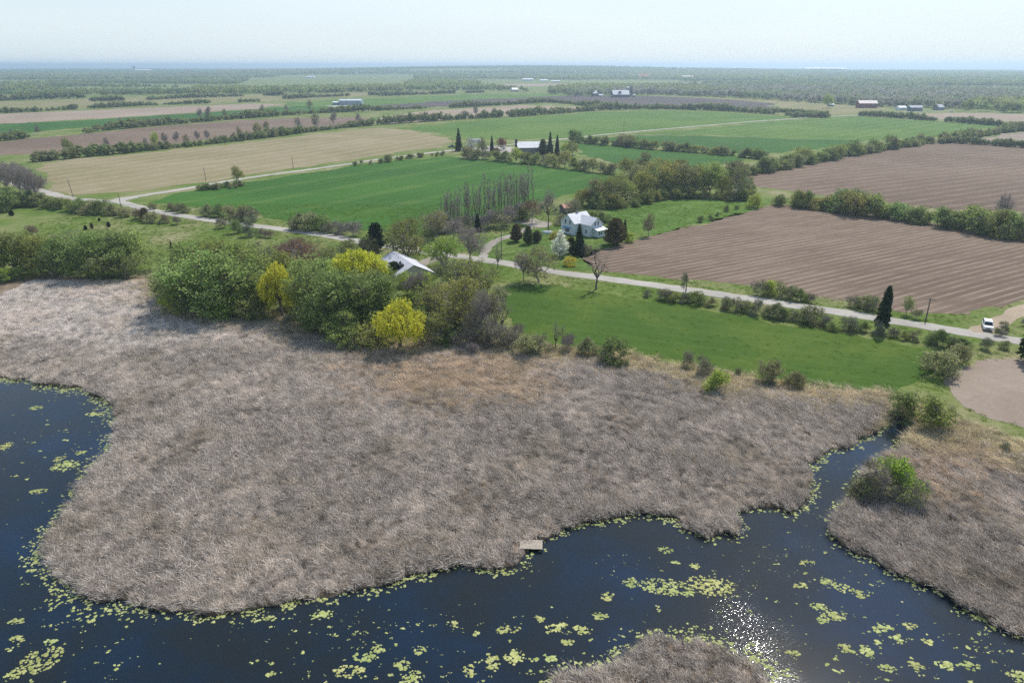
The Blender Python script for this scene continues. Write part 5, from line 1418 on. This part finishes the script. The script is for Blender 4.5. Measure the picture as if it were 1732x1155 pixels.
def small_house(px, py, L, W, eave, ridge, rz, wall, roof_, name, label, cat, extra=True):
    p = G(px, py)
    h = empty(name, (p.x, p.y + W / 2, float(terrain(p.x, p.y))), R(rz)); tag(h, label, cat)
    gable('h', L, W, eave, ridge, wall, roof_, h)
    if extra:
        for xx in (-L * 0.3, L * 0.3): window(h, xx, -W / 2, eave * 0.55, L * 0.12, eave * 0.35, 0, -1)
        window(h, 0, -W / 2, 1.15, 1.2, 2.2, 0, -1, M_dark, 'door')
    return h
small_house(1009, 162.5, 15, 10, 4.5, 9.0, 10, M_barnwood, M_tin, 'farm_building', 'dark farm building with white gabled roof across the yard from the barn', 'barn')
small_house(1017, 164, 7, 6, 2.8, 4.4, -20, M_white_sid, M_tin, 'outbuilding', 'small white outbuilding against the dark farm building', 'shed')
small_house(977, 161.5, 11, 8, 5.0, 8.0, 40, M_barnwood, M_tin, 'cottage', 'small dark cottage with white roof by the wood edge', 'house')
rb = small_house(1469, 183, 24, 13, 6.0, 9.5, -6, M_red, M_pinkroof, 'red_barn', 'red board barn with pale weathered roof', 'barn')
small_house(1526, 186.5, 12, 8, 3.0, 5.0, 15, M_white_sid, M_tin, 'cottage', 'low white cottage between red barn and blue house', 'house')
small_house(1550, 188.5, 15, 9, 4.5, 6.8, -4, M_slate, M_shingle, 'blue_house', 'blue-grey house with hipped grey roof by the dry field', 'house')
small_house(1590, 187, 12, 8, 4.0, 7.0, 30, M_stone, M_shingle, 'cottage', 'grey cottage half hidden by dark trees past the blue house', 'house')
small_house(1407, 180.5, 6, 5, 2.6, 4.2, 0, M_slate, M_tin, 'outbuilding', 'tiny shed under the big bright green tree', 'shed')
small_house(653, 148.5, 26, 14, 5.0, 9.0, 5, M_white_sid, M_tin, 'farm_building', 'white farm building far beyond the steel shed', 'barn')
small_house(631, 149, 12, 9, 3.5, 6.0, 0, M_white_sid, mat_plain('teal_roof', (0.2, 0.42, 0.42), 0.6), 'outbuilding', 'far outbuilding with teal roof', 'shed')
small_house(787, 151.5, 15, 10, 6.0, 9.5, 30, M_barnwood, M_tin, 'farm_building', 'far dark barn with white gable below the wooded knoll', 'barn')
small_house(773, 152.5, 9, 7, 3.0, 5.5, 0, M_white_sid, M_pinkroof, 'outbuilding', 'far pale outbuilding beside the dark barn below the knoll', 'shed')
small_house(870, 155.5, 14, 10, 4.5, 8.0, 25, M_pinkroof, M_tin, 'cottage', 'far pinkish white house at the end of the hay strip', 'house')
small_house(893, 137.5, 40, 16, 6.0, 9.0, 0, M_white_sid, M_tin, 'farm_building', 'far long white building on the pale plain', 'barn')
small_house(920, 138.5, 26, 12, 4.5, 7.5, 0, M_white_sid, M_tin, 'outbuilding', 'far white shed on the pale plain', 'shed')
small_house(940, 139.5, 30, 10, 4.0, 6.0, 0, M_white_sid, M_tin, 'outbuilding', 'far low white sheds at the end of the pale plain', 'shed')
small_house(1090, 133.5, 50, 24, 10.0, 18.0, 5, M_white_sid, M_brickred, 'farm_building', 'far building with orange-red roof above the woods', 'barn')
small_house(1163, 135.5, 40, 14, 11.0, 15.0, 0, M_white_sid, M_tin, 'farm_building', 'far white building among the woods past the red roof', 'barn')
small_house(525, 133, 34, 14, 6.0, 9.0, 0, M_white_sid, M_tin, 'farm_building', 'far white farm building in the pale clearing', 'barn')
small_house(958, 362, 4.0, 3.5, 2.4, 3.6, 30, M_barnwood, M_rust, 'garden_shed', 'small shed with rusty roof behind the white farmhouse', 'shed')
for k, (xx, L_b) in enumerate(((1378, 150), (1398, 190), (1416, 110))):
    hb = small_house(xx, 124.5, L_b, 40, 22.0, 27.0, 0, M_white_sid, M_tin, 'long_hall', 'long pale hall on the lake horizon above the woods', 'hall', False)
    hb['group'] = 'pale halls on the horizon'
small_house(240, 124.3, 120, 30, 16, 20, 0, M_white_sid, M_tin, 'long_hall', 'long pale hall beside the far tower on the horizon', 'hall', False)
p = G(228, 124.3); tw = empty('water_tower', (p.x, p.y, LAND)); tag(tw, 'far dark tower on the hazy horizon', 'tower')
MB().tube((0, 0, 0), (0, 0, 32), 4.0, 3.0, 10).build('shaft', M_dkstone, tw); MB().lathe([(3, 32), (9, 36), (9, 43), (2, 47)], 12).build('tank', M_dkstone, tw)

# ---- utility poles
M_pole = mat_plain('weathered_pole', (0.16, 0.13, 0.105), 0.9, 0.15, var=0.2, scale=2)
def pole(px, py, hpx, label, lean=0.0, arm=True, rz=0.0, group=None):
    p = G(px, py); h = hpx * mpp(px, py)
    o = empty('utility_pole', p, R(rz)); tag(o, label, 'pole', group)
    MB().tube((0, 0, -0.2), (lean * h, 0, h), 0.17, 0.11, 8).build('shaft', M_pole, o)
    if arm:
        cr_ = MB().box(lean * h * 0.95 - 0.06, lean * h * 0.95 + 0.06, -1.2, 1.2, h * 0.93, h * 0.93 + 0.13).build('crossarm', M_pole, o)
        for y in (-1.1, 0.55, 1.1): MB().tube((lean * h * 0.95, y, h * 0.93 + 0.12), (lean * h * 0.95, y, h * 0.93 + 0.32), 0.05, n=6).build('insulator', M_trim, cr_)
pole(124, 334, 30, 'leaning utility pole at the corner of the stubble field', -0.08, True, 10)
pole(205, 352, 24, 'short utility pole at the road junction', 0, False)
pole(348, 306, 22, 'utility pole at the stubble edge short of the lone tree', 0, False)
pole(496, 285, 20, 'utility pole at the stubble edge past the lone tree', 0, False)
pole(848, 440, 58, 'tall utility pole where the house drive leaves the road', 0, True, 60)
pole(1566, 542, 36, 'leaning utility pole between pine and white car', 0.08, True, 70)
pole(1160, 494, 26, 'utility pole beside the slim pale tree on the road', 0, False)
pole(766, 256, 20, 'utility pole beside the farm truck', 0, False)
pole(1055, 222, 16, 'utility pole beside the road in the hay fields', 0, False)

# ---- vehicles
def car(px, py, rz, paint, label, kind='suv', group=None):
    p = G(px, py)
    o = empty('parked_car' if kind != 'truck' else 'pickup_truck', (p.x, p.y, LAND + 0.14), R(rz)); tag(o, label, 'car' if kind != 'truck' else 'truck', group)
    L, W, H = (4.6, 1.85, 1.7) if kind == 'suv' else (5.4, 1.95, 1.75)
    hw = W / 2
    if kind == 'suv': prof = [(-2.3, 0.35), (-2.3, 0.95), (-2.2, 1.05), (2.2, 0.98), (2.3, 0.8), (2.3, 0.35)]; cab = [(-2.15, 1.03), (-1.85, 1.66), (0.45, 1.68), (1.15, 1.0)]
    else: prof = [(-2.7, 0.45), (-2.7, 1.1), (2.6, 1.08), (2.7, 0.9), (2.7, 0.45)]; cab = [(-0.9, 1.08), (-0.7, 1.75), (0.6, 1.75), (1.3, 1.06)]
    def ext(pts, w0, w1=None):
        n = len(pts); w1 = w0 if w1 is None else w1
        zs = [q[1] for q in pts]; z0, z1 = min(zs), max(zs)
        ww = [w0 + (w1 - w0) * (q[1] - z0) / (z1 - z0) for q in pts]
        v = [(q[0], -a_, q[1]) for q, a_ in zip(pts, ww)] + [(q[0], a_, q[1]) for q, a_ in zip(pts, ww)]
        return v, [[i, (i + 1) % n, n + (i + 1) % n, n + i] for i in range(n)] + [list(range(n))[::-1], list(range(n, 2 * n))]
    MB().add(*ext(prof, hw)).build('body', paint, o, bevel=0.06)
    MB().add(*ext(cab, hw - 0.04, hw - 0.2)).build('cabin_glass', M_glass, o, bevel=0.03)
    zt = cab[1][1]
    MB().box(cab[1][0] + 0.02, cab[2][0], -hw + 0.18, hw - 0.18, zt - 0.01, zt + 0.07).build('roof', paint, o, bevel=0.02)
    m = MB()
    for s_ in (-1, 1):
        for a_, b_ in ((cab[0], cab[1]), (cab[3], cab[2])):
            m.tube((a_[0], s_ * (hw - 0.05), a_[1]), (b_[0], s_ * (hw - 0.2), b_[1]), 0.06, n=5)
        xm = (cab[1][0] + cab[2][0]) / 2
        m.tube((xm, s_ * (hw - 0.03), cab[0][1]), (xm, s_ * (hw - 0.19), zt), 0.05, n=5)
    m.build('pillars', paint, o)
    for x in (-1.4, 1.4):
        for s_ in (-1, 1):
            w_ = MB().tube((x, s_ * (hw - 0.22), 0.34), (x, s_ * (hw + 0.02), 0.34), 0.35, n=16).build('wheel', mat_tyre, o)
            MB().tube((x, s_ * (hw - 0.1), 0.34), (x, s_ * (hw + 0.035), 0.34), 0.19, n=10).build('rim', M_tin, w_)
    xf = prof[-2][0] - 0.02
    for s_ in (-1, 1):
        MB().box(xf - 0.05, xf + 0.03, s_ * (hw - 0.32) - 0.18, s_ * (hw - 0.32) + 0.18, 0.72, 0.88).build('headlight', M_trim, o)
        MB().box(prof[0][0] - 0.02, prof[0][0] + 0.05, s_ * (hw - 0.2) - 0.1, s_ * (hw - 0.2) + 0.1, 0.7, 0.95).build('tail_light', M_red, o)
    MB().box(xf - 0.03, xf + 0.035, -0.5, 0.5, 0.45, 0.68).build('grille', M_dark, o)
mat_tyre = mat_plain('tyre_rubber', (0.02, 0.02, 0.02), 0.9, 0.2)
P_white = mat_plain('white_car_paint', (0.78, 0.78, 0.76), 0.3, 0.5, var=0.02)
P_dark = mat_plain('black_car_paint', (0.02, 0.02, 0.024), 0.3, 0.5, var=0.02)
P_red = mat_plain('red_car_paint', (0.35, 0.04, 0.04), 0.3, 0.5, var=0.02)
P_silver = mat_plain('silver_car_paint', (0.45, 0.46, 0.48), 0.3, 0.5, metal=0.4, var=0.02)
car(1669, 556, -118, P_white, 'white car turning off the farm track onto the gravel road')
car(764, 250, 20, P_dark, 'dark pickup truck parked beside the tall farm spruce', 'truck')
car(853, 252, 75, P_white, 'white car parked beside the red-leaved tree at the stone house')
car(840, 255, 40, P_red, 'red car parked in the stone house yard')
car(822, 253, 10, P_silver, 'silver car parked between spruces in the stone house yard')
car(1610, 190.5, 0, P_white, 'white car parked past the blue house by the dry field')
small_house(805, 242.5, 7.0, 3.2, 2.4, 3.0, 0, M_trim, mat_plain('trailer_roof', (0.4, 0.42, 0.44), 0.6), 'field_trailer', 'white box trailer standing in the hay field edge', 'trailer', False)
# white upturned rowing boat on the lawn
p = G(926, 394); bo = empty('rowing_boat', p, R(-15)); tag(bo, 'white upturned rowing boat lying on the farmhouse lawn', 'boat')
prof = []
m = MB(); rows_ = []
for i in range(9):
    x = -2.1 + 4.2 * i / 8; wv_ = 0.75 * (1 - (abs(x) / 2.15) ** 2.6) + 0.02; hv = 0.75 * (1 - (abs(x) / 2.4) ** 3)
    rows_.append([(x, wv_ * math.cos(t), 0.05 + hv * math.sin(t)) for t in np.linspace(0, math.pi, 7)])
v = [q for r_ in rows_ for q in r_]
m.add(v, [[i * 7 + j, i * 7 + j + 1, (i + 1) * 7 + j + 1, (i + 1) * 7 + j] for i in range(8) for j in range(6)]).build('hull', M_trim, bo, smooth=True)
MB().box(-2.0, 2.0, -0.03, 0.03, 0.78, 0.86).build('keel', M_tin, bo)

# ---- jetty in the reeds
p = G(898, 925, 0.0)
jt = empty('jetty', (p.x, p.y, 0.0), R(-3)); tag(jt, 'small pale wooden jetty at the edge of the reeds', 'jetty')
M_plank = mat_plain('bleached_planks', (0.36, 0.31, 0.25), 0.85, 0.2, var=0.3, scale=4)
for y in (-0.6, 0.6): MB().box(-1.35, 1.35, y - 0.06, y + 0.06, 0.24, 0.4).build('beam', M_plank, jt)
for i in range(7):
    y = -0.75 + 1.5 * i / 6
    MB().box(-1.42 + 0.03 * (i % 3), 1.42 - 0.02 * (i % 2), y - 0.105, y + 0.105, 0.402, 0.44 + 0.004 * (i % 3)).build('plank', M_plank, jt)
for x in (-1.2, 1.2):
    for y in (-0.6, 0.6): MB().tube((x, y * 1.16, -0.95), (x, y * 1.16, 0.38), 0.06).build('post', M_pole, jt)

# ---- floating weed mats and pads
M_weed = mat_leaf('floating_weed', (0.27, 0.3, 0.1), (0.46, 0.47, 0.2), 0.15, 0.12)
def blobs(cx, cy, rx, ry, n, r, ang=0.3, rmin=0.12, rmax=0.45):
    V, Fc, T = [], [], []
    for i in range(n):
        a = r.rand() * 6.28; t = math.sqrt(r.rand())
        x0, y0 = math.cos(a) * t * rx, math.sin(a) * t * ry
        x, y = cx + x0 * math.cos(ang) - y0 * math.sin(ang), cy + x0 * math.sin(ang) + y0 * math.cos(ang)
        rad = r.uniform(rmin, rmax) * (1.15 - 0.5 * t); k = 9
        z = 0.014 + 0.0035 * (i % 9)
        b = len(V); V.append((x, y, z + 0.02)); T_ = r.rand()
        for j in range(k):
            q = rad * r.uniform(0.6, 1.25); th = 6.283 * j / k
            V.append((x + math.cos(th) * q * 1.2, y + math.sin(th) * q, z - 0.012))
        for j in range(k): Fc.append((b, b + 1 + j, b + 1 + (j + 1) % k)); T.append(T_)
    return V, Fc, T
rw = np.random.RandomState(9)
BIG = [(1125, 992, 42, 12), (1200, 990, 40, 14), (1065, 985, 12, 8), (1410, 1040, 20, 8), (1390, 1048, 9, 5), (1455, 1005, 12, 6), (1365, 952, 12, 5), (1428, 995, 14, 6), (1400, 985, 12, 5), (1492, 1062, 16, 7), (1540, 1058, 9, 5),
       (1430, 1096, 10, 6), (1465, 1100, 12, 7), (1516, 1078, 9, 5), (1570, 1085, 8, 5), (1600, 1125, 16, 6), (1640, 1125, 14, 6), (1722, 1143, 16, 8), (1550, 1125, 12, 5), (1385, 1025, 12, 5), (1355, 990, 12, 4), (1125, 930, 12, 5), (1176, 957, 8, 4), (1500, 1130, 12, 5),
       (110, 788, 22, 10), (100, 776, 10, 5), (65, 830, 14, 5), (60, 690, 12, 4), (160, 700, 16, 4), (70, 1115, 26, 18), (25, 1140, 12, 6), (30, 1080, 12, 4), (85, 1085, 10, 5), (28, 1050, 12, 4), (135, 765, 10, 4), (8, 755, 12, 8), (590, 1135, 22, 8), (620, 1110, 18, 7), (680, 1125, 14, 6),
       (545, 1040, 18, 6), (765, 1055, 8, 4), (860, 1065, 18, 5), (1028, 1008, 12, 6), (1015, 1042, 12, 5), (985, 1065, 14, 6), (950, 1058, 8, 4), (935, 1063, 12, 5), (912, 1046, 7, 4), (870, 1110, 14, 10), (830, 1120, 12, 12), (930, 1112, 10, 5), (700, 1145, 16, 8), (795, 1135, 10, 8), (710, 1100, 8, 5), (960, 1085, 10, 4), (455, 1045, 10, 4), (300, 1020, 10, 3), (1165, 1003, 8, 4), (640, 1098, 10, 4), (1340, 1105, 10, 4)]
for i, (x, y, ax, ay) in enumerate(BIG):
    p = G(x, y, 0.0); k = mpp(x, y); dep = math.atan2(CAM_H, p.y)
    rx, ry = ax * k * 0.85, ay * k / math.sin(dep) * 0.85
    n = int(10 + rx * ry * 34)
    V, Fc, T = blobs(0, 0, rx, ry, min(n, 260), rw, rw.uniform(-0.15, 0.15), 0.06, 0.24)
    o = mesh_obj('weed_mat', pymesh('weed_mat', V, np.array(Fc), None, T), M_weed); o.location = (p.x, p.y, 0)
    if i < 2: tag(o, ['broad pale weed mat with a smaller patch touching it, off the reed island', 'second broad weed mat lying beside the first, toward the sun glint'][i], 'weed mat')
    elif x < 200: tag(o, 'patch of yellow-green weed floating in the bay beside the reed point', 'weed mat', 'weed mats in the bay')
    elif x < 1000: tag(o, 'patch of yellow-green weed between jetty shore and reed island', 'weed mat', 'weed mats off the jetty shore')
    elif y < 1000: tag(o, 'patch of pale weed in the open water below the inlet channel', 'weed mat', 'weed mats below the channel')
    else: tag(o, 'patch of pale weed in the open water beside the sun glint', 'weed mat', 'weed mats beside the glint')
    
V, Fc, T = [], [], []
def more(v, f, t):
    b = len(V); V.extend(v); Fc.extend([(a + b, c + b, d + b) for a, c, d in f]); T.extend(t)
ZONES = [((1060, 1732), (930, 1155), 330, 1), ((0, 185), (655, 1155), 190, 1), ((420, 1000), (1040, 1155), 190, 1), ((0, 1732), (880, 1155), 160, 0.5), ((1380, 1530), (715, 880), 70, 0.8), ((0, 260), (1000, 1155), 40, 1)]
for (xa, xb), (ya, yb), n, k in ZONES:
    c_ = [(rw.uniform(xa, xb), rw.uniform(ya, yb)) for _ in range(max(6, n // 12))]
    for i in range(n):
        a, b = c_[rw.randint(len(c_))]
        x, y = (a + rw.randn() * 34, b + rw.randn() * 14) if rw.rand() < 0.7 else (rw.uniform(xa, xb), rw.uniform(ya, yb))
        p = G(x, y, 0.0); q = np.array([[p.x, p.y]])
        if grid_val(SDG, q)[0] > -0.6: continue
        s_ = k * rw.choice([0.07, 0.11, 0.17, 0.28], p=[0.55, 0.27, 0.13, 0.05])
        more(*blobs(p.x, p.y, s_ * 2.0, s_, rw.randint(1, 6), rw, rw.uniform(-0.3, 0.3), s_ * 0.35, s_ * 1.0))
# green scum lying along the reed edge
ring = np.concatenate([shore, isle])
vis = in_view(ring) & (ring[:, 1] < 130)
for q in ring[vis]:
    w_ = 0.35 + 0.65 * (0.5 + 0.5 * math.sin(q[0] * 0.35 + 1.7 * math.sin(q[1] * 0.2)))
    if q[0] < -38: w_ *= 1.9
    if q[0] > 30 and q[1] > 70: w_ *= 0.8
    if q[1] < 58 and -5 < q[0] < 30: w_ = 1.5
    for _ in range(rw.poisson(9.0 * w_)):
        p = q + rw.randn(2) * 0.75 * w_
        d0 = grid_val(SDG, p[None])[0]
        if d0 > 0.4 or d0 < -2.6: continue
        more(*blobs(p[0], p[1], 0.22, 0.16, 2, rw, 0, 0.05, 0.19))
o = mesh_obj('floating_weed', pymesh('floating_weed', V, np.array(Fc), None, T), M_weed)
o.location.z = 0.0
tag(o, 'scattered scraps of pale green weed on the water and along the reeds', 'weed', kind='stuff')
print('weed faces', len(Fc))

# ================================================================== the air
hz = MB().box(-49500, 49500, -49500, 49500, -2.0, 78.0)
m_h, n_h, l_h = new_mat('haze_air')
pv = n_h.new('ShaderNodeVolumePrincipled')
pv.inputs['Color'].default_value = (0.67, 0.86, 1.0, 1)
pv.inputs['Density'].default_value = 1.75e-4
pv.inputs['Anisotropy'].default_value = 0.5
oh = n_h.new('ShaderNodeOutputMaterial')
l_h.new(pv.outputs[0], oh.inputs['Volume'])
haze = hz.build('haze', m_h)
tag(haze, 'thin pale blue haze over the whole landscape', 'haze', kind='stuff')
